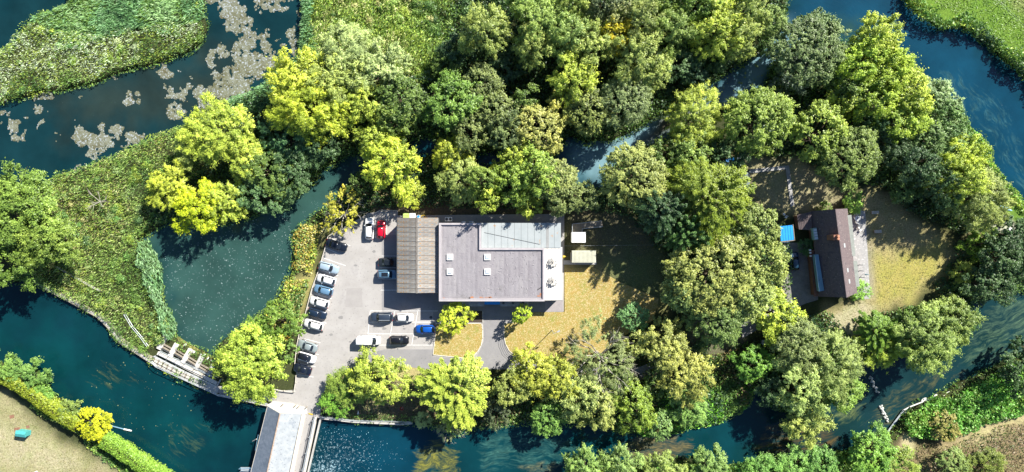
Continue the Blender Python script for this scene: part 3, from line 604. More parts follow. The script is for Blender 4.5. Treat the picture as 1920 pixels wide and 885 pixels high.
# floating algae: thin crusts on the water of the upper channel
def algae(polys, cell=.19):
    V = []; F = []; n0 = 0
    for px, thr in polys:
        pts = PP(px, 0); a = np.array(pts); x0, y0 = np.maximum(a.min(0) - 3, [-135, -76]); x1, y1 = np.minimum(a.max(0) + 3, [135, 76])
        X, Y = np.meshgrid(np.arange(x0, x1, cell), np.arange(y0, y1, cell)); X = X.ravel(); Y = Y.ravel()
        d = poly_sd(X, Y, pts); q = vnoise(X, Y, 4.0, 41, 4) + smooth01(d, -1, 3) * .10 + (vnoise(X, Y, 1.1, 43, 4) - .5) * .62
        q = q - (1 - smooth01(d, -2.2, 3.2)) * .22 + .0; k = (q > thr) & (d > -2.2) & (water_sd(X, Y) > -.2); X, Y, q = X[k], Y[k], q[k]; nn = len(X)
        z = WZ + .012 + np.minimum((q - thr) * .5, .07)
        c = cell * .56
        dx = RNG.uniform(-.05, .05, (nn, 4)); dy = RNG.uniform(-.05, .05, (nn, 4))
        vv = np.stack([np.stack([X - c, Y - c, z], 1), np.stack([X + c, Y - c, z + .004], 1), np.stack([X + c, Y + c, z], 1), np.stack([X - c, Y + c, z - .002], 1)], 1)
        vv[:, :, 0] += dx; vv[:, :, 1] += dy; V.append(vv.reshape(-1, 3))
    V = np.concatenate(V); o = link('floating_algae', mesh_np('floating_algae', V, np.arange(len(V)).reshape(-1, 4), M['alg'])); o['kind'] = 'stuff'
algae([([(375,-60),(560,-60),(566,60),(556,100),(530,130),(470,172),(405,203),(345,226),(332,205),(360,190),(352,152),(395,140),(428,115),(470,110),(520,80),(540,30),(500,20),(450,40),(425,70),(400,35),(378,10)], .50),
       ([(395,92),(420,80),(430,100),(405,112)], .42), ([(452,75),(490,68),(500,85),(460,95)], .40), ([(470,100),(540,95),(540,135),(470,165),(430,180),(420,150)], .40),
       ([(138,300),(135,240),(170,245),(205,280),(160,305)], .50), ([(160,215),(230,220),(230,270),(165,260)], .62), ([(232,275),(258,215),(285,235),(275,265)], .45),
       ([(-40,200),(28,205),(30,265),(-40,280)], .54), ([(40,180),(200,145),(330,105),(360,100),(350,115),(210,155),(60,195)], .60), ([(285,110),(325,110),(315,155),(280,150)], .56), ([(230,150),(420,110),(420,200),(300,240),(200,220)], .74),
       ([(85,240),(95,240),(97,256),(84,255)], .42)])
# pale flecks painting the pond's glitter; drifting weed and foam on the rivers
def flecks(name, px, n, s0, s1, mat):
    pts = PP(px); a = np.array(pts); x = RNG.uniform(a[:, 0].min(), a[:, 0].max(), n); y = RNG.uniform(a[:, 1].min(), a[:, 1].max(), n)
    k = (poly_sd(x, y, pts) > 0) & (water_sd(x, y) > .3); x, y = x[k], y[k]; m_ = len(x)
    s = RNG.uniform(s0, s1, m_) * RNG.uniform(.4, 1, m_); T = unit(RNG.normal(0, 1, (m_, 3)) * [1, 1, 0])
    V, F = diamonds(np.stack([x, y, np.full(m_, WZ + .02)], 1), T, np.tile([0, 0, 1.0], (m_, 1)), s, s * .7)
    link(name, mesh_np(name, V, F, mat))['kind'] = 'stuff'
fl = weathered('pond_glitter', (.30,.42,.42), (.45,.55,.54), 1, .9, .1)
flecks('pond_glitter', [(300,470),(420,420),(545,400),(545,560),(480,600),(400,650),(340,640),(310,560)], 1500, .06, .27, fl)
flecks('pond_glitter', [(560,400),(590,370),(600,385),(570,410)], 30, .1, .2, fl)
flecks('drifting_weed', [(130,660),(330,690),(360,760),(330,860),(200,780)], 160, .12, .5, plain('drifting_weed', (.16,.20,.10), .8))
flecks('drifting_weed', [(1340,120),(1450,90),(1430,160),(1350,190)], 60, .3, 1.0, plain('water_plants', (.22,.30,.09), .8))
flecks('river_foam', [(575,800),(700,810),(760,860),(700,900),(570,900)], 420, .06, .3, plain('river_foam', (.25,.45,.52), .8))
# ------------------------------------------------------------------ buildings
def base_at(px, py, z=0): x, y = P(px, py, z); return (x, y, 0)
def quadpx(pts, zs, t, mb):
    q = [(*P(a, b, z), z) for (a, b), z in zip(pts, zs)]
    n = (Vector(q[1]) - Vector(q[0])).cross(Vector(q[2]) - Vector(q[0]))
    if n.z < 0: q = q[::-1]
    mb.slab(q, t)

# --- corrugated garage
ze, zr = 3.7, 4.5
ga = thing('garage', 'long garage with a lichened corrugated sheet roof beside the car park', 'garage', base_at(783, 479, ze))
x0, _ = P(745, 479, ze); x1, _ = P(822, 479, ze); xr, _ = P(781.5, 479, zr); _, ya = P(780, 409, ze); _, yb = P(780, 549, ze)
mb = MB(); mb.prism([(x0 + .35, yb + .3), (x1 - .25, yb + .3), (x1 - .25, ya - .3), (x0 + .35, ya - .3)], 0, ze - .12); mb.obj('wall', M['brick'], ga, world=True)
mb = MB(); mb.prism([(x0 + .35, yb + .3), (x1 - .25, yb + .3), (xr, yb + .3)], 0, 0.01)
g0 = [(x0 + .35, yb + .32, ze - .12), (x1 - .25, yb + .32, ze - .12), (xr, yb + .32, zr - .12)]
for yy in (yb + .32, ya - .32): mb = MB(); mb.add([(x0 + .35, yy - .05, ze - .12), (x1 - .25, yy - .05, ze - .12), (xr, yy - .05, zr - .12), (x0 + .35, yy + .05, ze - .12), (x1 - .25, yy + .05, ze - .12), (xr, yy + .05, zr - .12)], [(0, 1, 2), (5, 4, 3), (0, 3, 4, 1), (1, 4, 5, 2), (2, 5, 3, 0)]); mb.obj('gable', M['brick'], ga, world=True)
nrow = 16; dy = (ya - yb) / nrow
for side, (xa, za, xb, zb, mt) in enumerate([(x0, ze, xr - .08, zr, M['asb']), (x1, ze, xr + .08, zr, M['asb'])]):
    k = 10; vs = []; fs = []
    for i in range(k + 1):
        y = i / k * (dy + .06); zz = .08 * (i % 2) + .05 * (1 - i / k)
        vs += [(0, y, zz), (xb - xa, y, zb - za + zz)]
    for i in range(k): fs.append((2*i, 2*i+1, 2*i+3, 2*i+2))
    m2 = MB(); m2.add(vs, fs); mes = []
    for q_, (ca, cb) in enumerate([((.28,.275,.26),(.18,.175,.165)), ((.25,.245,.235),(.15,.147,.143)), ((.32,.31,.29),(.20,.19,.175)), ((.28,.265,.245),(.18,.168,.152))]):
        fw = 1.28 if side else .92; mt_ = weathered('lichened_sheet', tuple(v*fw for v in ca), tuple(v*fw for v in cb), 1.3, .95, .6, .03, c3=tuple(v*1.15*fw for v in ca), speck=(.30*fw, .19*fw, .10*fw), spscale=2.6, spthr=(.56, .68), stretch=(1, 3, 1)); me_ = m2.mesh('roof_sheet', mt_); mes.append(me_)  # sunward slope brightened, other dimmed: lighting painted into the sheet colours
    for r in range(nrow):
        o = link('roof_sheet', mes[random.randint(0, 3)], ga); o.location = (xa - ga.location.x, yb + r * dy - ga.location.y, za + .012 * (r % 3) - .01)
        o.rotation_euler = (random.uniform(-.004, .004), random.uniform(-.006, .006), 0)
mb = MB(); mb.box(xr, (ya + yb) / 2, zr + .07, .34, ya - yb + .1, .06); mb.obj('ridge_cap', weathered('ridge_cap', (.22,.2,.18), (.12,.11,.10), 2), ga, world=True)
for gx_, s_ in ((x1 + .08, .16), (x0 - .08, .14)): mb = MB(); mb.box(gx_, (ya + yb) / 2, ze - .06, s_, ya - yb, .12); mb.obj('gutter', M['darkgrey'], ga, world=True)
for i in range(3): mb = MB(); mb.box(x0 + .31, P(0, 420 + i * 42, ze)[1] - 1.5, 1.3, .07, 2.6, 2.4); mb.obj('garage_door', M['bluepaint'], ga, world=True)

# --- main flat roofed building
zp = 4.9; zro = 4.5
mbld = thing('flat_roofed_building', 'large flat roofed building with grey felt roof and four square skylights', 'building', base_at(920, 492, zp))
L_out = [(823,418),(902,418),(902,465),(1021,465),(1021,565),(823,565)]
ring = PP(L_out, zp)
def inset(poly, d):
    n = len(poly); out = []
    ar = sum(poly[i][0]*poly[(i+1)%n][1]-poly[(i+1)%n][0]*poly[i][1] for i in range(n)); s = 1 if ar > 0 else -1
    for i in range(n):
        p0, p1, p2 = Vector(poly[i-1]), Vector(poly[i]), Vector(poly[(i+1)%n])
        a = (p1-p0).normalized(); b = (p2-p1).normalized(); na = Vector((-a.y, a.x))*s; nb = Vector((-b.y, b.x))*s
        m = (na+nb); m = m / max(m.dot(na), .2); out.append(tuple(p1 + m*d))
    return out
mb = MB(); wl = inset(ring, .35); mb.prism(wl, 0, zro - .1); mb.obj('wall', M['render'], mbld, world=True)
mb = MB(); mb.prism(inset(ring, .1), zro - .099, zro - .02); mb.obj('roof_deck', M['felt'], mbld, world=True)
inn = inset(ring, .38); mb = MB()
for i in range(6):
    a, b, c, d = ring[i], ring[(i+1)%6], inn[(i+1)%6], inn[i]
    mb.prism([a, b, c, d], zro - .35, zp + .0)
mb.obj('parapet', weathered('parapet_capping', (.44,.41,.42), (.37,.345,.36), 1, .8), mbld, world=True)
mb = MB(); inn2 = inset(ring, .40); inn3 = inset(ring, .62)
for i in range(6):
    a, b, c, d = inn2[i], inn2[(i+1)%6], inn3[(i+1)%6], inn3[i]; mb.add([(*a, zp-.12), (*b, zp-.12), (*c, zro+.05), (*d, zro+.05)], [(0,1,2,3)])
mb.obj('upstand_fillet', M['felt'], mbld, world=True)
# felt strips, each lapped over the next
xl, yt = inset(ring, .5)[0]; xr2 = inset(ring, .5)[3][0]; ybm = inset(ring, .5)[5][1]; ymid = inset(ring, .5)[2][1]; xm = inset(ring, .5)[1][0]
nst = 21; wst = (xr2 - xl) / nst
fm = [M['felt'], weathered('grey_roof_felt_paler', (.255,.24,.255), (.29,.275,.285), .6, .85, .9, .06, c3=(.225,.21,.22)), weathered('grey_roof_felt_darker', (.22,.205,.22), (.25,.235,.25), .6, .85, .9, .06, speck=(.33,.31,.32), spscale=2.2, spthr=(.66,.72))]
for i in range(nst):
    xa = xl + i * wst; xb = xa + wst + .03; top = yt if xb < xm + .05 else ymid
    y = ybm + .45; seg = random.uniform(4, 9)
    while y < top - .05:
        e = min(y + seg, top); 
        if top - e < 1: e = top
        mb = MB(); zt = zro + .008 + random.uniform(0, .012)
        nn = max(2, int((e - y) / 1.2)); rings = []; vs = []; fs = []
        for j in range(nn + 1):
            yy = y + (e - y) * j / nn
            for q in range(3): vs.append((xa + (xb - xa) * q / 2, yy, zt + (random.uniform(0, .045) if q == 1 else .004 * q)))
        for j in range(nn):
            for q in range(2): fs.append((j*3+q, j*3+q+1, j*3+q+4, j*3+q+3))
        mb.add(vs, fs); mb.obj('felt_strip', random.choice(fm), mbld, world=True); y = e; seg = random.uniform(4, 9)
mb = MB(); mb.box((xl + xr2) / 2, ybm + .2, zro + .03, xr2 - xl, .5, .05); mb.obj('gutter_board', M['felt'], mbld, world=True)
for (a, b, l) in [(903, 558, .7), (885, 557.5, .6), (914, 558, .9), (920, 557.6, .5), (832, 560, .5), (1012, 555, .9), (1015, 551, .5)]:
    mb = MB(); x, y = P(a, b, zro); pts = [(x + l * random.uniform(.6, 1) * math.cos(t) * .9, y + .22 * random.uniform(.6, 1.2) * math.sin(t)) for t in [k * math.pi / 4 for k in range(8)]]; mb.prism(pts, zro + .05, zro + .062); mb.obj('rust_patch', M['rust'], mbld, world=True)
# wrinkles and lifted laps in the felt
mb = MB(); rr = random.Random(5)
for k in range(170):
    a = rr.uniform(835, 1010); b = rr.uniform(470, 556) if a > 905 else rr.uniform(440, 556)
    if a < 905 and rr.random() < .4: a = rr.uniform(908, 1010); b = rr.uniform(472, 552)
    x, y = P(a, b, zro); l = rr.uniform(.3, 1.1); an = math.pi / 2 + rr.uniform(-.3, .3) if rr.random() < .65 else rr.uniform(-.1, .1)
    dx, dy_ = math.cos(an) * l / 2, math.sin(an) * l / 2; wd_ = rr.uniform(.05, .16); ex, ey = -math.sin(an) * wd_, math.cos(an) * wd_; hh = rr.uniform(.04, .09)
    mb.add([(x-dx, y-dy_, zro+.02), (x+ex, y+ey, zro+.015), (x+dx, y+dy_, zro+.02), (x-ex, y-ey, zro+.015), (x, y, zro + .03 + hh)], [(0,3,4), (3,2,4), (2,1,4), (1,0,4)])
mb.obj('felt_blisters', M['felt'], mbld, world=True, smooth=False)['kind'] = 'stuff'
for a, b in [(843.5,482),(843.5,509.5),(914,482),(914,509.5)]:
    x, y = P(a, b, zro + .3); mb = MB(); mb.box(x, y, zro + .15, 1.25, 1.25, .34); s = mb.obj('skylight', M['white'], mbld, world=True)
    mb = MB(); r0 = [(x-.48,y-.48,zro+.325),(x+.48,y-.48,zro+.325),(x+.48,y+.48,zro+.325),(x-.48,y+.48,zro+.325)]; r1 = [(x-.3,y-.3,zro+.47),(x+.3,y-.3,zro+.47),(x+.3,y+.3,zro+.47),(x-.3,y+.3,zro+.47)]
    mb.loft([r0, r1]); m_ = Matrix.Translation(mbld.location).inverted(); mb.v = [tuple(m_ @ Vector(v)) for v in mb.v]; mb.obj('dome', M['skyglass'], s)
x, y = P(1011, 541, zro); mb = MB(); mb.tube((x-.35, y-.25, zro+.12), (x+.4, y+.25, zro+.2), .06); mb.obj('pipe', M['dark'], mbld, world=True)
x, y = P(880.5, 559, zro); mb = MB(); mb.tube((x, y, zro+.0), (x, y, zro+.16), .17, n=10); mb.obj('outlet', M['dark'], mbld, world=True)
# lower annex roof with joined panels
za = 4.05
an = thing('annex', 'lower annex with green-grey panel roof notched into the flat roofed building', 'building', base_at(978, 440, za))
axl = P(902, 0, zp)[0] + .02; axr = P(1052, 0, za)[0]; ayt = P(0, 418, za)[1]; ayb = P(0, 465, zp)[1] + .02
mb = MB(); mb.prism([(axl, ayb), (axr - .25, ayb), (axr - .25, ayt - .3), (axl, ayt - .3)], 0, za - .08); mb.obj('wall', M['render'], an, world=True)
for i in range(12):
    a = axl + (axr - axl) * i / 12; b = axl + (axr - axl) * (i + 1) / 12 - .04
    mb = MB(); mb.slab([(a, ayb, za + .08), (b, ayb, za + .08), (b, ayt, za), (a, ayt, za)], .07); mb.obj('roof_panel', M['annex'], an, world=True)
mb = MB(); mb.slab([(P(1024,0,za)[0], ayb, za+.1), (P(1029,0,za)[0], ayb, za+.1), (P(1029,0,za)[0], ayt+.1, za+.02), (P(1024,0,za)[0], ayt+.1, za+.02)], .015); mb.obj('flashing', weathered('dull_flashing', (.24,.25,.25), (.3,.3,.3), 1), an, world=True)
mb = MB(); p0 = P(908, 436, za); p1 = P(1012, 458, za); mb.tube((*p0, za+.07), (*p1, za+.12), .035, n=4); mb.obj('cable', M['darkgrey'], an, world=True)
# white deck roof with two fans
zd = 4.0
dkb = thing('plant_deck', 'cream white deck roof carrying two round cooling fans at the building end', 'extension', base_at(1038, 514, zd))
dxl = P(1021, 0, zp)[0] + .02; dxr = P(1054.5, 0, zd)[0]; dyt = P(0, 463, zd)[1] - .02; dyb = P(0, 563, zd)[1]
mb = MB(); mb.prism([(dxl, dyb + .2), (dxr - .2, dyb + .2), (dxr - .2, dyt), (dxl, dyt)], 0, zd - .12); mb.obj('wall', M['render'], dkb, world=True)
for i in range(5):
    a = dxl + (dxr - dxl) * i / 5; b = dxl + (dxr - dxl) * (i + 1) / 5 - .025
    mb = MB(); mb.prism([(a, dyb), (b, dyb), (b, dyt), (a, dyt)], zd - .11, zd + .01 * (i % 2)); mb.obj('deck_panel', M['whitedeck'], dkb, world=True)
mb = MB(); mb.box((dxl + dxr) / 2, dyb - .05, zd - .02, dxr - dxl, .1, .22); mb.obj('edge_trim', M['darkgrey'], dkb, world=True)
for q, (a, b, lab) in enumerate([(1036, 493, 'northern round cooling fan on the cream white deck roof, nearer the annex'), (1036, 528.5, 'southern round cooling fan on the cream white deck roof, farther from the annex')]):
    x, y = P(a, b, zd + .6); f = thing('cooling_fan', lab, 'cooling fan', (x, y, zd + .02), 0, 'cooling fans on the deck roof')
    mb = MB()
    for k in range(16):
        t0 = 2*math.pi*k/16; mb.tube((1.02*math.cos(t0), 1.02*math.sin(t0), .0), (.62*math.cos(t0+.35), .62*math.sin(t0+.35), .75), .055, n=4)
    mb.obj('guard', M['grey'], f)
    mb = MB(); mb.tube((0,0,0), (0,0,.55), .5, .42, n=12); mb.obj('housing', M['timber'], f)
    mb = MB()
    for k in range(7):
        t0 = 2*math.pi*k/7; c, s_ = math.cos(t0), math.sin(t0)
        mb.add([(0,0,.74), (.72*c-.16*s_, .72*s_+.16*c, .66), (.76*c+.16*s_, .76*s_-.16*c, .78), (.1*c+.1*s_, .1*s_-.1*c, .78)], [(0,1,2,3)])
    mb.obj('blades', M['concpale'], f)
    mb = MB(); mb.ell(0, 0, .74, .2, .2, .12, 8, 4); mb.obj('hub', M['darkgrey'], f)
# entrance canopy south of the building
cn = thing('entrance_canopy', 'low grey entrance canopy with blue middle along the building front', 'canopy', base_at(922, 570, 2.7))
zc = 2.7
for a, b in ((855, 908), (938, 991)): mb = MB(); mb.prism(PP([(a, 562), (b, 562), (b, 574.5), (a, 574.5)], zc), zc - .2, zc); mb.obj('canopy_slab', M['flag'], cn, world=True)
mb = MB(); mb.prism(PP([(908.5, 562), (937.5, 562), (937.5, 571), (908.5, 571)], zc), zc - .15, zc + .04); mb.obj('blue_panel', M['blue'], cn, world=True)
for a in (864, 881, 899, 944, 962, 981):
    x, y = P(a, 568, zc); mb = MB(); mb.tube((x, y, zc), (x, y, zc + .35), .22, .26, n=10); mb.obj('vent', M['grey'] if a in (899, 881) else M['darkgrey'], cn, world=True)
for a in (857, 906, 940, 989):
    x, y = P(a, 573, zc); mb = MB(); mb.tube((x, y, 0), (x, y, zc - .2), .07); mb.obj('post', M['steel'], cn, world=True)
# roadside planting bed beside the entrance path
sheet('planting_bed', PP([(885, 583), (904, 583), (904, 604), (870, 604)]), .10, M['ground'].copy() if False else weathered('dark_soil', (.06,.045,.035), (.09,.07,.05), 1.5, .95, .8, .05), thick=.1)
mb = MB(); p = PP([(904.5, 583), (906, 583), (906, 605), (904.5, 605)]); mb.prism(p, 0, .14); mb.obj('kerb', M['conc'], kind='structure')
# air conditioning and bins on the north side
x, y = P(841, 411, 2.3); ac = thing('air_conditioner', 'white twin fan air conditioning unit at the north-west corner of the building', 'air conditioner', (x, y, 0))
mb = MB(); mb.box(0, 0, 1.9, 1.5, .8, .7); mb.obj('casing', M['white'], ac)
for s_ in (-.37, .37): mb = MB(); mb.tube((s_, 0, 2.25), (s_, 0, 2.29), .31, n=12); mb.obj('fan', M['darkgrey'], ac)
mb = MB(); mb.box(-.6, 0, .78, .1, .6, 1.54); mb.box(.6, 0, .78, .1, .6, 1.54); mb.obj('bracket', M['steel'], ac)
for a, sx, lab in ((869, .75, 'small white wall unit on the north side, nearer the air conditioner'), (884, .85, 'small pale wall unit on the north side, farther from the air conditioner')):
    x, y = P(a, 416.5, 3.4); o = thing('wall_unit', lab, 'vent unit', (x, y, 0)); mb = MB(); mb.box(0, 0, 3.2, sx, .36, .5); mb.obj('casing', M['white'], o); mb = MB(); mb.box(0, 0, 3.46, sx * .8, .2, .03); mb.obj('grille', M['grey'], o); mb = MB(); mb.box(0, -.25, 3.1, .1, .5, .1); mb.obj('bracket', M['steel'], o)
for a, mt, lab in ((761.5, M['green'], 'lime green wheeled bin behind the garage'), (773.5, M['white'], 'pale grey wheeled bin behind the garage')):
    x, y = P(a, 404.5, 1.3); o = thing('wheeled_bin', lab, 'bin', (x, y, 0)); mb = MB(); mb.loft([[(-.5,-.4,.15),(.5,-.4,.15),(.5,.4,.15),(-.5,.4,.15)],[(-.6,-.5,1.2),(.6,-.5,1.2),(.6,.5,1.2),(-.6,.5,1.2)]]); mb.obj('bin_body', mt, o)
    mb = MB(); mb.slab([(-.63,-.53,1.3),(.63,-.53,1.3),(.63,.53,1.36),(-.63,.53,1.36)], .07); mb.box(0, .1, 1.36, .9, .06, .05); mb.box(0, -.2, 1.35, .9, .06, .05); mb.obj('lid', mt, o)
    for sx in (-.5, .5):
        for sy in (-.4, .4): mb = MB(); mb.tube((sx-.03, sy, .1), (sx+.03, sy, .1), .1, n=8); mb.obj('wheel', M['rubber'], o)
x, y = P(785, 406, .6); o = thing('water_butt', 'small white tub with blue lid behind the garage ridge', 'tub', (x, y, 0)); mb = MB(); mb.tube((0,0,0), (0,0,.75), .34, .4, n=12); mb.obj('tub', M['white'], o); mb = MB(); mb.tube((-.05,0,.76), (-.05,0,.82), .26, n=10); mb.obj('lid', M['blue'], o)
mb = MB(); x, y = P(794, 406, .1); pr = None
for k in range(30):
    t0 = k * .62; q = (x + .55 * math.cos(t0) * (1 - k * .012), y + .33 * math.sin(t0) * (1 - k * .012), .06 + k * .004)
    if pr: mb.tube(pr, q, .035, n=5)
    pr = q
tag(mb.obj('hose', M['yellow']), 'coiled yellow hose on the ground behind the garage', 'hose')

# --- two cabins on the lawn side
x, y = P(1085, 445, 3.1); cb = thing('storage_cabin', 'small square cabin with bright white roof at the foot of the ramp', 'cabin', (x, y, 0)); sx, sy = 2.9, 2.15
mb = MB(); mb.box(0, 0, 1.5, sx - .15, sy - .15, 3.0); mb.obj('wall', M['cream'], cb)
mb = MB(); mb.box(0, 0, 3.06, sx, sy, .12); mb.obj('roof', M['white'], cb)
mb = MB(); mb.box(sx/2-.06, 0, 1.2, .05, .9, 2.1); mb.obj('door', M['grey'], cb)
x, y = P(1095, 481, 2.5); cb = thing('container', 'cream container with ribbed roof below the white roofed cabin', 'container', (x, y, 0)); sx, sy = 4.95, 2.5
mb = MB(); mb.box(0, 0, 1.2, sx - .1, sy - .1, 2.3); mb.obj('wall', M['cream'], cb)
mb = MB(); mb.box(0, 0, 2.40, sx, sy, .1); mb.obj('roof', M['cream'], cb)
for k in range(17): mb = MB(); mb.box(-sx/2 + .3 + k * (sx - .6) / 16, 0, 2.48, .14, sy - .3, .06); mb.obj('roof_rib', M['cream'], cb)
mb = MB(); mb.box(-sx/2-.1, 0, 1.2, .08, 1.6, 2.1); mb.obj('door', M['grey'], cb)
rp = thing('access_ramp', 'L-shaped access ramp with pale handrails behind the white roofed cabin', 'ramp', base_at(1100, 425))
mb = MB(); mb.prism(PP([(1073,420),(1091,418),(1128,415),(1130,425),(1093,429),(1091,437),(1073,437)]), .02, .5); mb.obj('ramp_deck', M['timber'], rp, world=True)
def rail(mb, pts, z0, zt, r=.04, step=1.8, post=.035, mid=True):
    for a, b in zip(pts[:-1], pts[1:]):
        mb.tube((*a, zt), (*b, zt), r, n=5)
        if mid: mb.tube((*a, (z0 + zt) / 2), (*b, (z0 + zt) / 2), r * .7, n=4)
        L = math.hypot(b[0]-a[0], b[1]-a[1]); n = max(1, int(L / step))
        for k in range(n + 1): mb.box(a[0] + (b[0]-a[0])*k/n, a[1] + (b[1]-a[1])*k/n, (z0 + zt) / 2, post*2, post*2, zt - z0)
for pts in ([(1073,437),(1073,420),(1128,414)], [(1091,437),(1092,429),(1130,425)]):
    mb = MB(); rail(mb, PP(pts, 1.4), .5, 1.5, .055); mb.obj('handrail', M['steel'], rp, world=True)
x, y = P(1056, 482); o = tag(MB().add([(x-.3,y-.4,.05),(x+.9,y+.1,.05),(x-.1,y+.4,.05),(x,y,.35)], [(0,1,3),(1,2,3),(2,0,3),(0,2,1)]).obj('folded_tarpaulin', M['yellow']), 'small crumpled yellow sheet on the ground beside the cream white deck', 'sheet')

# --- cottage
ct = thing('cottage', 'old cottage with clay tiled gable roof, brick chimney and flat dormers', 'house', base_at(1560, 475, 3))
zR, zE = 7.2, 2.6
RN = Vector((*P(1566, 392, zR), zR)); RS = Vector((*P(1587, 558, zR), zR))
EN = Vector((*P(1588.5, 391, zE), zE)); ES = Vector((*P(1607, 549, zE), zE))
WN = Vector((*P(1521, 396, zE), zE)); WS = Vector((*P(1535, 556, zE), zE))
def courses(n, a0, a1, b0, b1, thick=.05):
    """stepped tile courses from eave (a) up to ridge (b)"""
    mb = MB()
    for k in range(n):
        t0, t1 = k / n, min(1, (k + 1.25) / n)
        p = [a0.lerp(b0, t0), a1.lerp(b1, t0), a1.lerp(b1, t1), a0.lerp(b0, t1)]
        nrm = (p[1] - p[0]).cross(p[3] - p[0]).normalized(); nrm = nrm if nrm.z > 0 else -nrm
        q = [p[0] + nrm * thick, p[1] + nrm * thick, p[2] + nrm * .005, p[3] + nrm * .005]
        n0 = (q[1]-q[0]).cross(q[3]-q[0]); q = q if n0.z > 0 else q[::-1]
        mb.add([tuple(v) for v in q] + [tuple(p[0]), tuple(p[1])], [(0,1,2,3), (4,5,1,0)] if n0.z > 0 else [(0,1,2,3), (4,5,2,3)])
    return mb
c0 = [(WN + (RN-WN)*0).xy, WS.xy, ES.xy, EN.xy]
mb = MB(); mb.prism(inset([tuple(v) for v in c0], .4), 0, zE - .05); mb.obj('wall', M['brick'], ct, world=True)
mb = MB()
for A, B, R_ in ((WN, EN, RN), (WS, ES, RS)):
    q = (R_ + (Vector((0,0,0)))); off = (RS - RN).normalized() * (.35 if A is WN else -.35)
    v = [A + off, B + off, q + off - Vector((0,0,.1))]; mb.add([tuple(x) for x in v] + [tuple(x + off*.3) for x in v], [(0,1,2), (5,4,3), (0,3,4,1), (1,4,5,2), (2,5,3,0)])
mb.obj('gable', M['brick'], ct, world=True)
courses(16, WN, WS, RN, RS).obj('roof_slope', M['tile'], ct, world=True)
courses(15, EN, ES, RN, RS).obj('roof_slope', M['tile'], ct, world=True)
mb = MB(); mb.tube(RN + Vector((0,0,.04)), RS + Vector((0,0,.04)), .13, n=6); mb.obj('ridge_tiles', M['tile'], ct, world=True)
# north-west wing
w0 = [Vector((*P(1494.5, 403, 2.1), 2.1)), Vector((*P(1498, 430, 2.1), 2.1)), Vector((*P(1523, 432, 3.0), 3.0)), Vector((*P(1521, 397, 3.0), 3.0))]
mb = MB(); mb.prism(inset([tuple(v.xy) for v in w0], .25), 0, 2.0); mb.obj('wing_wall', M['brick'], ct, world=True)
courses(8, w0[0], w0[1], w0[3], w0[2]).obj('wing_roof', M['tile'], ct, world=True)
mb = MB(); mb.slab([tuple(w0[0] - Vector((0,0,.03))), tuple(w0[1] - Vector((0,0,.03))), tuple(w0[2] - Vector((0,0,.03))), tuple(w0[3] - Vector((0,0,.03)))], .1); mb.obj('wing_soffit', M['timber'], ct, world=True)
# dormer, roof light, chimney
zd1 = 3.9
mb = MB(); mb.prism(PP([(1527.5,478),(1534.5,477),(1545.5,545),(1536,546.5)], zd1), 2.9, zd1); mb.obj('dormer', M['leadblue'], ct, world=True)  # bluish shade on this slope painted into the dormer's lead colour
mb = MB(); mb.tube((*P(1537, 525, zd1), zd1), (*P(1537, 525, zd1+.5), zd1+.5), .08); mb.obj('flue', M['dark'], ct, world=True)
mb = MB(); mb.prism(PP([(1524,428),(1531,427),(1534.5,449),(1527,450)], 3.9), 2.9, 3.9); mb.obj('dormer', weathered('glazed_dormer', (.30,.45,.42), (.2,.33,.32), 1.2, .3, .1), ct, world=True)
for k in range(4): mb = MB(); p = PP([(1525+k*.9,430+k*5),(1531+k*.9,429.4+k*5),(1531.5+k*.9,432.6+k*5),(1525.5+k*.9,433.2+k*5)], 3.93); mb.prism(p, 3.901, 3.93); mb.obj('roof_pane', M['skyglass'], ct, world=True)
zc = 8.3; mb = MB(); mb.prism(PP([(1564,440.5),(1575,440),(1575.5,450),(1564.5,450.5)], zc), 5.4, zc - .15); c_ = mb.obj('chimney', M['brick'], ct, world=True)
for a, b in ((1572,442.6),(1572,447.6)):
    x, y = P(a, b, zc + .3); mb = MB(); n_ = 10
    for r0, r1, za_, zb_ in ((.3, .24, zc-.15, zc+.4),): mb.tube((x, y, za_), (x, y, zb_), r0, r1, n=n_)
    mb.tube((x, y, zc+.4), (x, y, zc+.405), .15, n=8); 
    mb.v = [(v[0]-ct.location.x, v[1]-ct.location.y, v[2]) for v in mb.v]; mb.obj('chimney_pot', M['terracotta'], c_)
mb = MB(); mb.prism(PP([(1560,440),(1563.5,440),(1564,450),(1560.5,450)], 5.6), 5, 5.62); mb.obj('lead_flashing', M['leadblue'], ct, world=True)
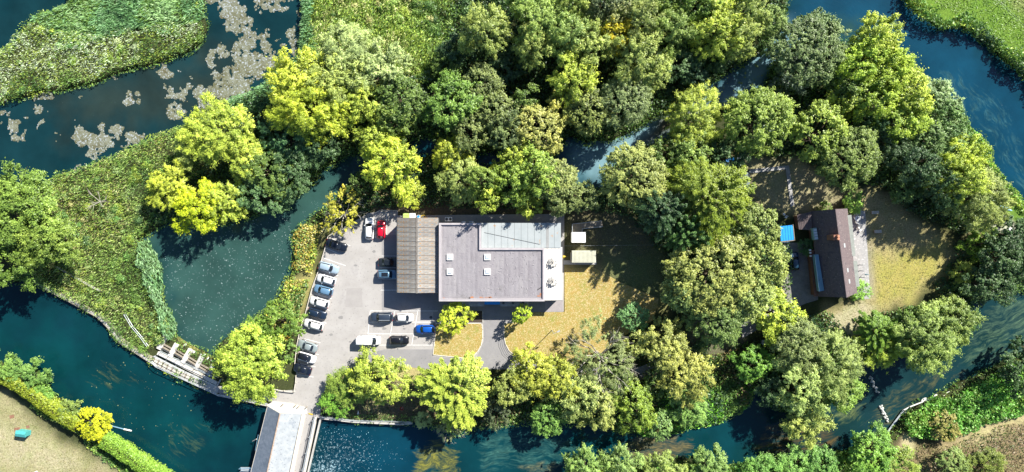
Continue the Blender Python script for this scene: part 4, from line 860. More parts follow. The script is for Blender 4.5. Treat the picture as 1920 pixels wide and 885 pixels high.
# east flat roofed bays
for pts, zb_ in (([(1585,405),(1595.5,404),(1603,478.5),(1592,480)], 2.9), ([(1597,490.5),(1606,490),(1611,536),(1602,538)], 2.75)):
    mb = MB(); mb.prism(PP(pts, zb_), .03, zb_ - .1); mb.obj('bay_wall', M['brick'], ct, world=True)
    a_ = PP(pts, zb_); mb = MB(); mb.prism(inset(a_, -.12), zb_ - .099, zb_ + .0); mb.prism(inset(a_, .08), zb_ + .001, zb_ + .03); mb.obj('bay_roof', M['lead'], ct, world=True)
for t in (.05, .5): pass
for a, b in ((1579,460),(1585,506),(1588.5,527)):
    x, y = P(a, b, 4.6); nrm = (EN - RN).cross(RS - RN).normalized(); nrm = nrm if nrm.z > 0 else -nrm
    d = (RN.z - 0); sl = (zR - zE) / ((EN - RN).xy.length); rd = (RS - RN).normalized()
    # height on the slope under this point
    v = Vector((x, y)) - RN.xy; perp = Vector((rd.y, -rd.x)).normalized(); perp = perp if perp.x > 0 else -perp
    off = v.dot(perp); ex = (EN - RN).xy.dot(perp); z = zR - (zR - zE) * off / ex + .08
    up = Vector((-perp.x, -perp.y, (zR - zE) / ex)).normalized() * .42; al = Vector((rd.x, rd.y, 0)).normalized() * .42; c = Vector((x, y, z))
    mb = MB(); q = [c - al - up, c + al - up, c + al + up, c - al + up]; nn_ = (q[1]-q[0]).cross(q[2]-q[0]); q = q if nn_.z > 0 else q[::-1]
    mb.slab([tuple(v_) for v_ in q], .08); mb.obj('roof_window', M['grey'], ct, world=True)
mb = MB(); mb.prism(PP([(1519,470),(1526,469),(1535,555),(1527,556)], 2.2), 1.9, 2.2); mb.obj('lean_to_roof', weathered('brown_tiles', (.26,.13,.09), (.17,.09,.07), 2, .9), ct, world=True)
mb = MB(); mb.prism(PP([(1521,471),(1526,470.5),(1534,553),(1529,554)], 1.9), 0, 1.9); mb.obj('lean_to_wall', M['brick'], ct, world=True)
for b in (469, 474, 480): mb = MB(); x, y = P(1519.5 + (b-469)*.1, b, 3); mb.box(x, y, 2.8, .35, .3, .3); mb.obj('vent', M['white'], ct, world=True)
# brick fins and posts on the sunny terrace
for b in (497, 508, 520):
    x, y = P(1613 + (b-497)*.13, b, 1.4); mb = MB(); mb.box(x, y, 1.4, 1.1, .12, .12); mb.box(x + .5, y, .7, .1, .1, 1.4); mb.obj('pergola_arm', M['darkgrey'], ct, world=True)
# blue canopy of the car port
x, y = P(1475.5, 437, 2.4); cp = thing('carport', 'small carport with bright blue ribbed sheet roof west of the cottage', 'carport', (x, y, 0), math.radians(6)); sx, sy = 2.75, 3.1
for k in range(5): mb = MB(); a = -sx/2 + k*sx/5; mb.slab([(a, -sy/2, 2.3), (a + sx/5 - .06, -sy/2, 2.3), (a + sx/5 - .06, sy/2, 2.5), (a, sy/2, 2.5)], .04); mb.obj('roof_sheet', M['blue'], cp)
mb = MB(); mb.box(0, -sy/2-.12, 2.25, sx + .3, .14, .14); mb.box(sx/2+.1, 0, 2.3, .12, sy + .3, .14); mb.obj('frame', M['timber'], cp)
for a in (-1, 1):
    for b in (-1, 1): mb = MB(); mb.tube((a*sx/2, b*sy/2, 0), (a*sx/2, b*sy/2, 2.25), .06); mb.obj('post', M['timber'], cp)
mb = MB(); mb.box(-.3, -sy/2-.35, .9, 1.9, .25, 1.7); mb.obj('bench', M['white'], cp)
# garden sheds and stores
x, y = P(1392, 342, 2.3); sh = thing('garden_shed', 'garden shed with dark blue-grey felt roof beside the conifers', 'shed', (x, y, 0)); 
mb = MB(); mb.box(0, 0, 1.0, 2.9, 3.9, 2.0); mb.obj('wall', M['timber'], sh)
mb = MB(); mb.slab([(-1.6,-2.1,2.1),(0,-2.1,2.35),(0,2.1,2.35),(-1.6,2.1,2.1)], .08); mb.obj('roof_slope', M['slate2'], sh)
mb = MB(); mb.slab([(.01,-2.1,2.35),(1.6,-2.1,2.1),(1.6,2.1,2.1),(.01,2.1,2.35)], .08); mb.obj('roof_slope', M['slate2'], sh)
mb = MB(); mb.box(0, -1.98, .95, .9, .06, 1.8); mb.obj('door', M['timber'], sh)

# --- mill bridge at the bottom
br_ = thing('bridge_house', 'long slate roofed building on the bridge over the river', 'building', base_at(530, 830, 2))
def ext(a, b, t): return (a[0] + (b[0]-a[0])*t, a[1] + (b[1]-a[1])*t)
zl, zrg, zrr = 1.6, 3.3, 1.9
EL0, EL1 = (502,762), ext((502,762), (471,885), 1.8); RG0, RG1 = (525,775.5), ext((525,775.5), (501,885), 1.8); ER0, ER1 = (565,776.5), ext((565,776.5), (542,885), 1.8)
vv = lambda p, z: Vector((*P(*p, z), z))
a0, a1, r0, r1, b0, b1 = vv(EL0, zl), vv(EL1, zl), vv(RG0, zrg), vv(RG1, zrg), vv(ER0, zrr), vv(ER1, zrr)
mb = MB(); mb.prism(inset([tuple(v.xy) for v in (a0, a1, b1, b0)], .35), -2.5, zl - .15); mb.obj('wall', M['conc'], br_, world=True)
courses(9, a0, a1, r0, r1, .04).obj('roof_slope', M['slate2'], br_, world=True)  # slope away from the sun: its shade painted as darker, bluer slate
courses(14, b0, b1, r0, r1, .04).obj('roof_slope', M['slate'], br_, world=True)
mb = MB(); nseg = 60
for k in range(nseg):
    p, q = r0.lerp(r1, k/nseg), r0.lerp(r1, (k + .93)/nseg); mb.tube(p + Vector((0,0,.03)), q + Vector((0,0,.05)), .14, n=6)
mb.obj('ridge_tiles', weathered('mossy_ridge', (.42,.36,.30), (.34,.22,.15), 3, .9), br_, world=True)
rc = br_.children[-1].data.materials[0]; rc.node_tree.nodes['Principled BSDF'].inputs['Roughness'].default_value = .9
mb = MB(); mb.add([tuple(a0), tuple(b0), tuple(r0 - Vector((0,0,.05))), (a0.x, a0.y, zl-.3), (b0.x, b0.y, zl - .3)], [(0,2,1), (0,1,4,3)]); mb.obj('gable', M['conc'], br_, world=True)
mb = MB(); mb.slab([(a0.x-.12,a0.y,zl+.02),(a1.x-.12,a1.y,zl+.02),(a1.x+.05,a1.y,zl+.02),(a0.x+.05,a0.y,zl+.02)], .14); mb.obj('gutter', M['paletimber'], br_, world=True)
bd = thing('footbridge', 'concrete bridge deck with pale walkway beside the slate roofed bridge house', 'bridge', base_at(580, 830, 0))
def strip(name, A0, A1, B0, B1, z, t, mat, par):
    a1_, b1_ = ext(A0, A1, 1.8), ext(B0, B1, 1.8); mb = MB(); mb.prism(PP([A0, a1_, b1_, B0], z), z - t, z); return mb.obj(name, mat, par, world=True)
strip('parapet', (566,776), (543.5,885), (571,776), (549,885), .75, 1.4, M['concpale'], bd)
strip('walkway', (571,776), (549,885), (586,781), (563,885), .10, .5, M['asphalt'], bd)
strip('kerb', (570.8,779), (549,885), (572.6,779), (550.6,885), .2, .3, M['rust'] if False else M['paletimber'], bd)
strip('rail_shadow_strip', (586,781), (563,885), (591,783), (569,885), .06, .2, M['darkgrey'], bd)  # dark strip painting the railing's shadow along the deck
strip('edge_beam', (590.5,783), (569,885), (593.5,783), (572.5,885), .35, .7, M['concpale'], bd)
strip('edge_beam', (599,786), (576,885), (602,786), (579,885), .30, .5, M['conc'], bd)
for k in range(5):
    a = ext((588,783), (566,885), .05 + k*.3); x, y = P(*a, .8); mb = MB(); mb.box(x, y, .75, .12, .12, 1.3); mb.obj('railing_post', M['steel'], bd, world=True)
pa, pb = P(588.5,783,1.3), P(*ext((588.5,783), (566.5,885), 1.8), 1.3); mb = MB(); mb.tube((*pa, 1.35), (*pb, 1.35), .045); mb.tube((*pa, .8), (*pb, .8), .03); mb.obj('handrail', M['steel'], bd, world=True)
mb = MB()
for k in range(100): 
    q = ((pa[0]+(pb[0]-pa[0])*k/100), (pa[1]+(pb[1]-pa[1])*k/100)); mb.box(q[0], q[1], .75, .03, .03, 1.15)
o = mb.obj('railing_bars', M['steel'], bd, world=True); o['kind'] = 'stuff'
mb = MB(); mb.prism(PP([(500,760),(511,753),(544,756),(574,765),(575,776),(566,777),(525,776)], .2), -.9, .22); mb.obj('landing', M['concpale'], bd, world=True)
for a, b in ((530,758.5),(554,760),(560,762),(575,763)):
    x, y = P(a, b, .5); mb = MB(); mb.tube((x, y, .2), (x, y, .85), .12, .1, n=8); tag(mb.obj('bollard', M['timber']), {530:'single short timber bollard on the pale landing, nearest the bridge house corner',554:'left one of the paired short bollards on the pale landing',560:'right one of the paired short bollards on the pale landing',575:'short timber bollard at the head of the bridge walkway'}[a], 'bollard', 'bollards at the bridge head')
mb = MB(); mb.prism(PP([(579,774),(587,776),(587,778),(579,776)]), .101, .12); mb.obj('yellow_line', M['yellow'], kind='structure')
x, y = P(474, 827, .2); sg = thing('sampling_arm', 'pale timber arm sticking out over the river from the bridge house', 'pole', (x, y, 0)); mb = MB(); mb.tube((0,0,.3), (1.2,.75,1.2), .09); mb.obj('pole', M['paletimber'], sg); mb = MB(); mb.tube((1.0,-1.6,1.3), (1.6,1.7,1.3), .05); mb.obj('rail', M['leadblue'], sg)
x, y = P(463, 880, .2); sg = thing('inspection_platform', 'blue-grey steel platform at the foot of the bridge house', 'platform', (x, y, 0)); mb = MB(); mb.box(0,0,.2,2.6,.9,.08); mb.obj('deck', M['steel'], sg); mb = MB(); rail(mb, [(-1.3,-.4),(1.3,-.4)], .2, 1.2); rail(mb, [(-1.3,.4),(1.3,.6)], .2, 1.2); mb.obj('handrail', M['leadblue'], sg)

# retaining walls along the water
def wall(name, pts, w_, z0, z1, mat, lab=None, cat='wall'):
    q = PP(pts, z1); mb = MB()
    for a, b in zip(q[:-1], q[1:]):
        L = math.hypot(b[0]-a[0], b[1]-a[1]); mb.box((a[0]+b[0])/2, (a[1]+b[1])/2, (z0+z1)/2, L + w_*.4, w_, z1 - z0, math.atan2(b[1]-a[1], b[0]-a[0]))
    o = mb.obj(name, mat); return tag(o, lab, cat) if lab else tag(o, kind='structure')
wall('retaining_wall', [(600,784),(660,791),(700,793),(750,796),(772,794)], .35, -2, .16, M['conc'], 'concrete river wall east of the bridge below the trees')
wall('retaining_wall', [(408,741),(450,749),(500,760)], .4, -2, .16, M['conc'], 'concrete river wall between the sluice and the bridge house')
wall('retaining_wall', [(65,529),(100,547),(140,567),(182,592),(203,611),(228,643),(252,657),(284,680)], .35, -2, .12, M['conc'], 'curved stone edging of the scrubby bank left of the sluice')
wall('bank_wall', [(104,500),(125,512),(160,532),(186,546)], .2, 0, .7, M['conc'], 'low pale wall half hidden in the scrub above the bank path')
sheet('bank_path', PP([(66,526),(100,541),(140,561),(183,585),(207,603),(232,635),(256,652),(286,668),(284,682),(250,660),(226,645),(200,613),(180,594),(138,571),(98,550),(66,533)]), .10, M['path'], thick=.3)
def railing(pts, lab, mat=M['steel'], z0=.1, h=1.1, **kw):
    q = PP(pts, h); o = thing('railing', lab, 'railing', (*q[0], 0)); mb = MB(); 
    for a, b in zip(q[:-1], q[1:]): mb.tube((*a, h), (*b, h), .05, n=5); mb.tube((*a, (h+z0)/2), (*b, (h+z0)/2), .035, n=4)
    mb.obj('rail', mat, o, world=True)
    for a, b in zip(q[:-1], q[1:]):
        L = math.hypot(b[0]-a[0], b[1]-a[1]); n = max(1, round(L / 2.0))
        for k in range(n): mb = MB(); mb.box(a[0]+(b[0]-a[0])*k/n, a[1]+(b[1]-a[1])*k/n, (z0+h)/2 - .1, .08, .08, h - z0 + .2); mb.obj('post', mat, o, world=True)
    return o
railing([(410,740),(450,747),(500,758)], 'steel railing on the river wall between sluice and bridge house')
railing([(601,782),(660,789),(770,792)], 'steel railing on the river wall east of the bridge')
railing([(232,590),(245,612),(262,632),(275,650)], 'slanting pale railing in the scrub above the sluice', M['steel'], 0, 1.3)
def knee(pts, lab):
    q = PP(pts, .5); o = thing('knee_rail_fence', lab, 'fence', (*q[0], 0)); mb = MB()
    for a, b in zip(q[:-1], q[1:]): mb.box((a[0]+b[0])/2, (a[1]+b[1])/2, .5, math.hypot(b[0]-a[0], b[1]-a[1]) + .1, .13, .13, math.atan2(b[1]-a[1], b[0]-a[0]))
    mb.obj('rail', M['paletimber'], o, world=True)
    for a, b in zip(q[:-1], q[1:]):
        L = math.hypot(b[0]-a[0], b[1]-a[1]); n = max(1, round(L / 1.6))
        for k in range(n): mb = MB(); mb.box(a[0]+(b[0]-a[0])*k/n, a[1]+(b[1]-a[1])*k/n, .24, .12, .12, .46); mb.obj('post', M['paletimber'], o, world=True)
knee([(624,438),(615,443),(611,460),(602,490),(597,508),(585,540),(572,590),(562,620),(556,650),(552,690)], 'low timber knee rail curving behind the left row of parked cars')
knee([(702,400),(713,394),(746,395)], 'low timber knee rail at the head of the red car bay')
knee([(555,704),(554,718),(551,735),(532,733),(505,729)], 'low timber knee rail around the corner above the bridge head')

# sluice
sl = thing('sluice', 'concrete sluice with five piers, timber gates and slatted walkway by the pond', 'sluice', base_at(345, 690))
def beam(name, p, q, w_, z0, z1, mat):
    a, b = P(*p, z1), P(*q, z1); mb = MB(); mb.box((a[0]+b[0])/2, (a[1]+b[1])/2, (z0+z1)/2, math.hypot(b[0]-a[0], b[1]-a[1]), w_, z1-z0, math.atan2(b[1]-a[1], b[0]-a[0])); return mb.obj(name, mat, sl, world=True)
for p, q, w_ in [((310,629),(297,655),1.05), ((331,645),(317,671),1.0), ((357,655),(342,681),1.0), ((378,669),(366,693),.95), ((399,684),(391,705),.8)]:
    beam('pier', p, q, w_, -2, .35, M['concpale'] if p[0] < 360 else M['conc'])
for k, (p, q) in enumerate([((305,645),(323,655)), ((329,656),(346,666)), ((352,669),(370,680)), ((374,682),(394,694)), ((397,693),(412,703))]):
    for d in (0, 5): beam('gate_beam', (p[0]-d*.5, p[1]+d), (q[0]-d*.5, q[1]+d), .24, .0, .3, M['timber'])
    beam('gate', (p[0]-4, p[1]+8), (q[0]-4, q[1]+8), .12, -1.6, .45, M['darkgrey'])
beam('spillway_floor', (312,655), (398,702), 3.6, -2.2, -1.0, M['moss'])
beam('walkway_kerb', (295,662), (406,719), .7, -1.5, .42, M['concpale'])
d0, d1 = (287,676), (408,733); 
beam('walkway_base', (286,675), (408,734), 1.7, -1.5, .12, M['conc'])
ux, uy = (d1[0]-d0[0]), (d1[1]-d0[1])
for k in range(26):
    t = k / 42; c = (d0[0] + ux*t, d0[1] + uy*t); x, y = P(*c, .3); mb = MB(); mb.box(x, y, .16, .26, 1.3, .07, math.atan2(-uy, ux)); mb.obj('walkway_slat', M['paletimber'] if k % 3 else M['timber'], sl, world=True)
for pts, z0 in (([(281,679),(291,689),(350,716),(409,743)], 0), ([(288,668),(345,697),(407,724),(413,712)], .4), ([(300,659),(345,681),(402,708)], .4)):
    q = PP(pts, 1.3); mb = MB(); rail(mb, q, z0, z0 + 1.05, .06); mb.obj('handrail', M['steel'], sl, world=True)
mp = sheet('weir_apron', PP([(308,636),(320,624),(335,634),(344,640),(372,657),(398,670),(404,680),(398,684),(370,668),(345,655),(330,645),(318,652)]), -.3, M['moss'], kind=None, thick=1.2); tag(mp, 'mossy brown weir apron between the sluice piers and the pond', 'weir')
rr = random.Random(3)
for k in range(14):
    t = k / 13; x, y = P(345 + 55*t + rr.uniform(-3,3), 648 + 26*t + rr.uniform(-3,3), -.2); mb = MB(); mb.ell(0, 0, 0, rr.uniform(.2,.5), rr.uniform(.2,.4), .3, 7, 4); o = mb.obj('boulder', M['stone'] if k % 2 else M['moss']); o.location = (x, y, -.25); o.rotation_euler = (0,0,rr.uniform(0,3)); tag(o, 'small stone on the mossy weir apron beside the pond', 'stone', 'stones on the weir apron')
# ------------------------------------------------------------------ vehicles
def car_proto(kind, rootname='parked_car'):
    D = { # length, width, roof z, hood z, belt z, cabin base rear/front, roof rear/front, tail z
     'hatch':  (4.1, 1.78, 1.48, .92, .96, -1.95, .95, -1.45, .28),
     'saloon': (4.6, 1.82, 1.44, .90, .94, -1.45, .95, -.85, .25),
     'estate': (4.7, 1.84, 1.48, .92, .96, -2.15, .95, -1.75, .28),
     'suv':    (4.75, 1.92, 1.70, 1.08, 1.12, -2.15, 1.0, -1.85, .35),
     'van':    (4.9, 1.95, 1.95, 1.15, 1.2, -2.42, 1.55, -2.38, .85)}[kind]
    L, W, zr, zh, zb, xr0, xf0, xr1, xf1 = D; hw = W / 2
    root = thing(rootname, '', 'van' if kind == 'van' else 'car')
    st = [(-L/2, .74, zb-.22), (-L/2+.12, .90, zb-.08), (-L/2+.45, .98, zb-.01), (-L/4, 1, zb), (0, 1, zb), (L/4, 1, zb-.01), (L/2-.9, .985, zh), (L/2-.45, .94, zh-.07), (L/2-.15, .82, zh-.2), (L/2, .62, zh-.36)]
    rings = []
    for x, wf, zt in st:
        w2 = hw * wf; zb0 = .26 if abs(x) < L/2 - .1 else .36
        rings.append([(x, -w2*.93, zb0), (x, -w2, .5), (x, -w2*.985, zt-.12), (x, -w2*.86, zt), (x, -w2*.4, zt+.035), (x, w2*.4, zt+.035), (x, w2*.86, zt), (x, w2*.985, zt-.12), (x, w2, .5), (x, w2*.93, zb0)])
    mb = MB(); mb.loft(rings); me = mb.obj('body', M['paint'], root, smooth=True)
    bw, rw = hw * .86, hw * .66 if kind != 'van' else hw * .84
    zb_ = zb - .04
    B = [(xr0, -bw*.88, zb_), (xf0, -bw*.84, zb_-.02), (xf0, bw*.84, zb_-.02), (xr0, bw*.88, zb_), ]
    xm = (xr0 + xf0) / 2
    def ring4(xr, xf, w2, z, bow): return [(xr, -w2*.9, z), (xm, -w2, z), (xf, -w2*.9, z), (xf+bow, 0, z), (xf, w2*.9, z), (xm, w2, z), (xr, w2*.9, z), (xr-bow*.6, 0, z)]
    R0 = ring4(xr0, xf0, bw, zb_, .16); R1 = ring4(xr1, xf1, rw, zr-.06, .1); R2 = ring4(xr1+.15, xf1-.15, rw*.82, zr, .06)
    mb = MB(); mb.loft([R0, R1, R2]); mb.obj('roof', M['paint'], root, smooth=True)
    def pane(name, pts, par=root, mt=M['glass']):
        mb = MB(); v = [Vector(p) for p in pts]; n = (v[1]-v[0]).cross(v[2]-v[0]).normalized(); c = sum(v, Vector()) / len(v)
        if n.dot(c - Vector((xm, 0, .9))) < 0: v = v[::-1]; n = -n
        o1 = [p + n*.02 for p in v]; k = len(v)
        mb.add([tuple(p) for p in v] + [tuple(p) for p in o1], [tuple(range(k, 2*k))] + [(i, (i+1) % k, k+(i+1) % k, k+i) for i in range(k)]); return mb.obj(name, mt, par)
    def lerp(a, b, t): return tuple(a[i] + (b[i]-a[i])*t for i in range(3))
    # windscreen in two facets that follow the bowed front
    for nm, i, j, k_ in (('windscreen', 2, 3, 4), ('rear_window', 0, 7, 6)):
        if kind == 'van' and nm == 'rear_window': continue
        mbw = MB(); vs = []; fs = []
        lo, hi = (.10, .97) if nm == 'windscreen' else (.22, .93)
        for q in (i, j, k_):
            for t in (lo, hi):
                p = lerp(R0[q], R1[q], t); p = (p[0] + (.03 if nm == 'windscreen' else -.03), p[1]*.93, p[2] + .02); vs.append(p)
        fs = [(0,1,3,2), (2,3,5,4)]; mbw.add(vs, fs); mbw.obj(nm, M['glass'], root, smooth=True)
    if kind != 'van':
        for s in (0, 1):
            ids = (0, 1, 2) if s == 0 else (6, 5, 4); vs = []
            for q in ids:
                for t in (.12, .90):
                    p = lerp(R0[q], R1[q], t); c_ = lerp(R0[ids[1]], R1[ids[1]], t); p = lerp(p, c_, .12); vs.append((p[0], p[1]*1.02, p[2]))
            mbw = MB(); mbw.add(vs, [(0,2,3,1), (2,4,5,3)]); mbw.obj('side_window', M['glass'], root)
    else:
        for s in (-1, 1):
            mbw = MB(); mbw.add([(1.35, s*hw*.875, 1.25), (.75, s*hw*.88, 1.25), (.75, s*hw*.865, 1.7), (.98, s*hw*.86, 1.7)], [(0,1,2,3)]); mbw.obj('side_window', M['glass'], root)
    for s in (-1, 1):
        for x in (-L/2 + .82, L/2 - .88):
            mb = MB(); mb.tube((x, s*(hw-.24), .33), (x, s*(hw-.01), .33), .33, n=12); wh_ = mb.obj('wheel', M['rubber'], root)
        mb = MB(); mb.add([(L/2-.10, s*hw*.55, zh-.3), (L/2-.34, s*hw*.84, zh-.26), (L/2-.5, s*hw*.82, zh-.13), (L/2-.22, s*hw*.55, zh-.19), (L/2-.15, s*hw*.55, zh-.42), (L/2-.36, s*hw*.88, zh-.4)], [(0,1,2,3), (0,4,5,1)]); mb.obj('headlight', M['lamp'], root)
        mb = MB(); mb.box(-L/2+.07, s*hw*.68, zb-.2, .08, .32, .16); mb.obj('tail_light', M['redlamp'], root)
        mb = MB(); mb.ell(xf0-.35, s*(hw+.06), zb+.06, .09, .13, .07, 8, 4); mb.obj('wing_mirror', M['paint'], root, smooth=True)
    mb = MB(); mb.box(L/2-.02, 0, .5, .05, .5, .12); mb.obj('number_plate', M['lamp'], root)
    return root
protos = {}
EXTRA = []
CARS = [ # px, py, heading, kind, paint, label, scale
 (692,428,90,'estate',(.80,.80,.80),'white car parked nose in beside the red car at the top of the car park',1),
 (714,430,90,'hatch',(.60,.006,.03),'small red car parked nose in near the garage',.93),
 (630,460,-17,'saloon',(.008,.012,.022),'black car parked topmost in the left row, under the tree edge',1),
 (615.5,502,-16,'estate',(.34,.44,.52),'pale blue silver car second from the top of the left row',.93),
 (611,524.5,164,'hatch',(.75,.75,.77),'white car between the pale blue silver and the mid blue cars in the left row',1),
 (605.5,544.5,164,'hatch',(.13,.25,.38),'mid blue car in the left row between two white cars',1),
 (598,567,164,'hatch',(.80,.80,.80),'white car between the mid blue and the dark navy cars in the left row',1.02),
 (593.5,588.5,-16,'hatch',(.012,.025,.05),'dark navy car with pale windscreen between two white cars in the left row',1),
 (587,609,164,'hatch',(.82,.82,.80),'white car with an empty bay below it in the left row',1.02),
 (575.5,649.5,162,'saloon',(.26,.31,.32),'grey silver car below the empty bay in the left row',.95),
 (574.5,671,-17,'hatch',(.78,.78,.78),'white car with black roof near the bottom of the left row',.95),
 (566,693,163,'saloon',(.01,.015,.03),'dark navy car at the very bottom of the left row',.85),
 (729,492,0,'saloon',(.02,.025,.03),'dark grey car backed out from the garage wall, above the blue-grey car',1),
 (727,514.5,0,'suv',(.10,.20,.30),'blue-grey car with dark sunroof nose in at the garage wall',.93),
 (715.5,594.5,180,'suv',(.035,.05,.075),'dark navy estate with silver roof rails in the middle bays',1),
 (758.5,596,0,'hatch',(.78,.78,.76),'white hatchback behind the dark navy estate in the middle bays',.90),
 (797,617.5,180,'hatch',(.006,.09,.42),'bright blue hatchback in the bay beside the lawn',1),
 (691,638.5,0,'van',(.86,.86,.85),'white van parked at the lower edge of the middle bays',1.02),
 (748,638.5,0,'estate',(.008,.009,.012),'black car parked in front of the white van',.86),
 (1491,489.5,94,'hatch',(.015,.05,.09),'dark blue car standing on the cottage drive',.95),
]
for px, py, hd, kind, paint, lab, sc in CARS:
    if kind not in protos: protos[kind] = car_proto(kind); r = protos[kind]; first = True
    else: first = False
    x, y = P(px, py, 1.0); loc = (x, y, .02); rz = math.radians(hd)
    if first: r.location = loc; r.rotation_euler = (0, 0, rz); bpy_children(r)
    else: r = copy_tree(protos[kind], loc, rz)
    if kind == 'van': r.name = 'parked_van'
    r.scale = (sc, 1, 1); r['label'] = lab; r['group'] = 'vehicles parked around the car park' if px < 1000 else 'vehicles parked at the cottage'
    if px > 1000: del r['group']
    for c in r.children:
        if c.name.split('.')[0] in ('body', 'roof', 'wing_mirror'): c.color = (*paint, 1)
    if 'black roof' in lab:
        for c in r.children:
            if c.name.split('.')[0] == 'roof': c.color = (.01, .012, .02, 1)
    EXTRA.append((r, lab))
for r, lab in EXTRA:
    if 'sunroof' in lab: mb = MB(); mb.box(-.55, 0, 1.71, 1.45, .85, .02); mb.obj('sunroof', M['glass'], r)
    if 'roof rails' in lab:
        for s in (-1, 1): mb = MB(); mb.box(-.7, s*.6, 1.73, 2.3, .07, .07); mb.obj('roof_rail', M['steel'], r)
    if 'dark grey car' in lab: mb = MB(); mb.box(-.3, 0, 1.45, .8, .9, .015); mb.obj('sunroof', M['glass'], r)

# ------------------------------------------------------------------ street furniture and garden things
def lamp(px, py, h, lab, ang):
    x, y = P(px, py); o = thing('street_lamp', lab, 'lamp post', (x, y, 0), ang)
    mb = MB(); mb.tube((0,0,0), (0,0,h), .09, .055, n=8); mb.obj('post', M['steel'], o)
    mb = MB(); mb.tube((0,0,h), (.9,0,h+.12), .04, n=6); mb.obj('arm', M['steel'], o)
    mb = MB(); mb.box(1.15, 0, h+.13, .65, .26, .12); mb.obj('lamp_head', M['grey'], o); return o
lamp(1035, 619, 4.6, 'tall slender lamp post casting a long thin shadow on the dry lawn', math.radians(25))
x, y = P(70, 884); o = thing('street_lamp', 'silver post cut by the bottom edge, standing in the straw-coloured grass', 'lamp post', (x, y, 0))
mb = MB(); mb.tube((0,0,0), (-.3,-.2,5.2), .12, .1, n=8); mb.obj('post', M['steel'], o); mb = MB(); mb.box(2.0, .9, 5.2, 4.2, .34, .16, math.radians(27)); mb.obj('arm', M['white'], o); mb = MB(); mb.box(3.6, 1.7, 5.25, .9, .5, .2, math.radians(27)); mb.obj('lamp_head', M['white'], o)
x, y = P(43, 812, .9); o = thing('utility_cabinet', 'teal utility cabinet with a ridged roof in the straw-coloured grass', 'cabinet', (x, y, 0), math.radians(-8))
mb = MB(); mb.box(0, 0, .75, 2.1, 1.0, 1.5); mb.obj('cabinet_body', M['teal'], o)
mb = MB(); mb.slab([(-1.15,-.62,1.5),(1.15,-.62,1.5),(1.0,.02,1.75),(-1.0,.02,1.75)], .06); mb.slab([(-1.0,.03,1.75),(1.0,.03,1.75),(1.15,.62,1.5),(-1.15,.62,1.5)], .06); mb.obj('cabinet_roof', M['teal'], o)
mb = MB(); mb.box(0, -.52, .75, .9, .04, 1.2); mb.obj('door', M['teal'], o)
for a, b, s in ((33,805.5,1.2),(23,781,.9),(53,800,.7)):
    x, y = P(a, b); mb = MB(); mb.box(x, y, .08, s, s*.8, .1, .2); tag(mb.obj('paving_slab', M['brick']), {33:'dull pink square cover touching the teal cabinet',23:'dull pink square cover farthest from the teal cabinet, near the hedge',53:'small dull pink square cover right behind the teal cabinet'}[a], 'cover slab', 'dull pink covers near the cabinet')
# boom in the river beside the yellow bush
o = thing('water_boom', 'blue pole with white tip floating out from the yellow bush', 'pole', (*P(205, 799, -.4), WZ))
a, b, c = P(205,798,-.4), P(232,805,-.4), P(246,808,-.4); mb = MB(); mb.tube((*a, WZ+.12), (*b, WZ+.12), .13, n=8); mb.obj('pole', M['leadblue'], o, world=True)
mb = MB(); mb.tube((*b, WZ+.12), (*c, WZ+.12), .16, n=8); mb.obj('pole_tip', M['white'], o, world=True)
# plank boom lower right
o = thing('floating_boom', 'bent white plank boom across the river shallows at lower right', 'boom', (*P(1695, 768), WZ))
q = PP([(1663,811),(1694,769),(1705,763),(1733,752),(1770,739),(1806,722)], -.3)
for a, b in zip(q[:-1], q[1:]):
    mb = MB(); mb.box((a[0]+b[0])/2, (a[1]+b[1])/2, -.28, math.hypot(b[0]-a[0], b[1]-a[1]) - .05, .34 if a is q[0] else .2, .12, math.atan2(b[1]-a[1], b[0]-a[0])); mb.obj('plank', M['white'] if a is not q[0] else M['steel'], o, world=True)
for p in q: mb = MB(); mb.tube((*p, -1.8), (*p, .25), .08, n=6); mb.obj('post', M['timber'], o, world=True)
# swans
def bird(px, py, rz, lab, first=[None]):
    x, y = P(px, py, WZ)
    if first[0] is None:
        r = thing('swan', lab, 'bird', (x, y, WZ), rz, 'white swans by the boom')
        prof = [(-.62,.16,.02,.03),(-.5,.15,.12,.08),(-.3,.14,.22,.17),(0,.13,.27,.21),(.25,.14,.22,.19),(.4,.2,.13,.14),(.46,.32,.08,.08),(.45,.5,.055,.055),(.46,.64,.05,.05),(.52,.72,.055,.055),(.60,.71,.05,.045),(.66,.68,.02,.02)]
        rings = [[(px_ , w_*math.cos(t), z_ + h_*math.sin(t)) for t in [k*math.pi/5 for k in range(10)]] for px_, z_, w_, h_ in prof]
        mb = MB(); mb.loft(rings); mb.obj('body', M['feather'], r, smooth=True)
        mb = MB(); mb.tube((.64,0,.68), (.76,0,.64), .03, .012); mb.obj('bill', M['beak'], r); first[0] = r; bpy_children(r)
        r.scale = (1.5, 1.5, 1.3)
    else: copy_tree(first[0], (x, y, WZ), rz, lab)
for a, b, t, l in [(1733,749,.3,'white swan just above the middle of the white boom'),(1757,741,.2,'white swan farther right, touching the upper end of the boom'),(1722,761,.5,'white swan below the boom nearest its bend')]: bird(a, b, t, l)
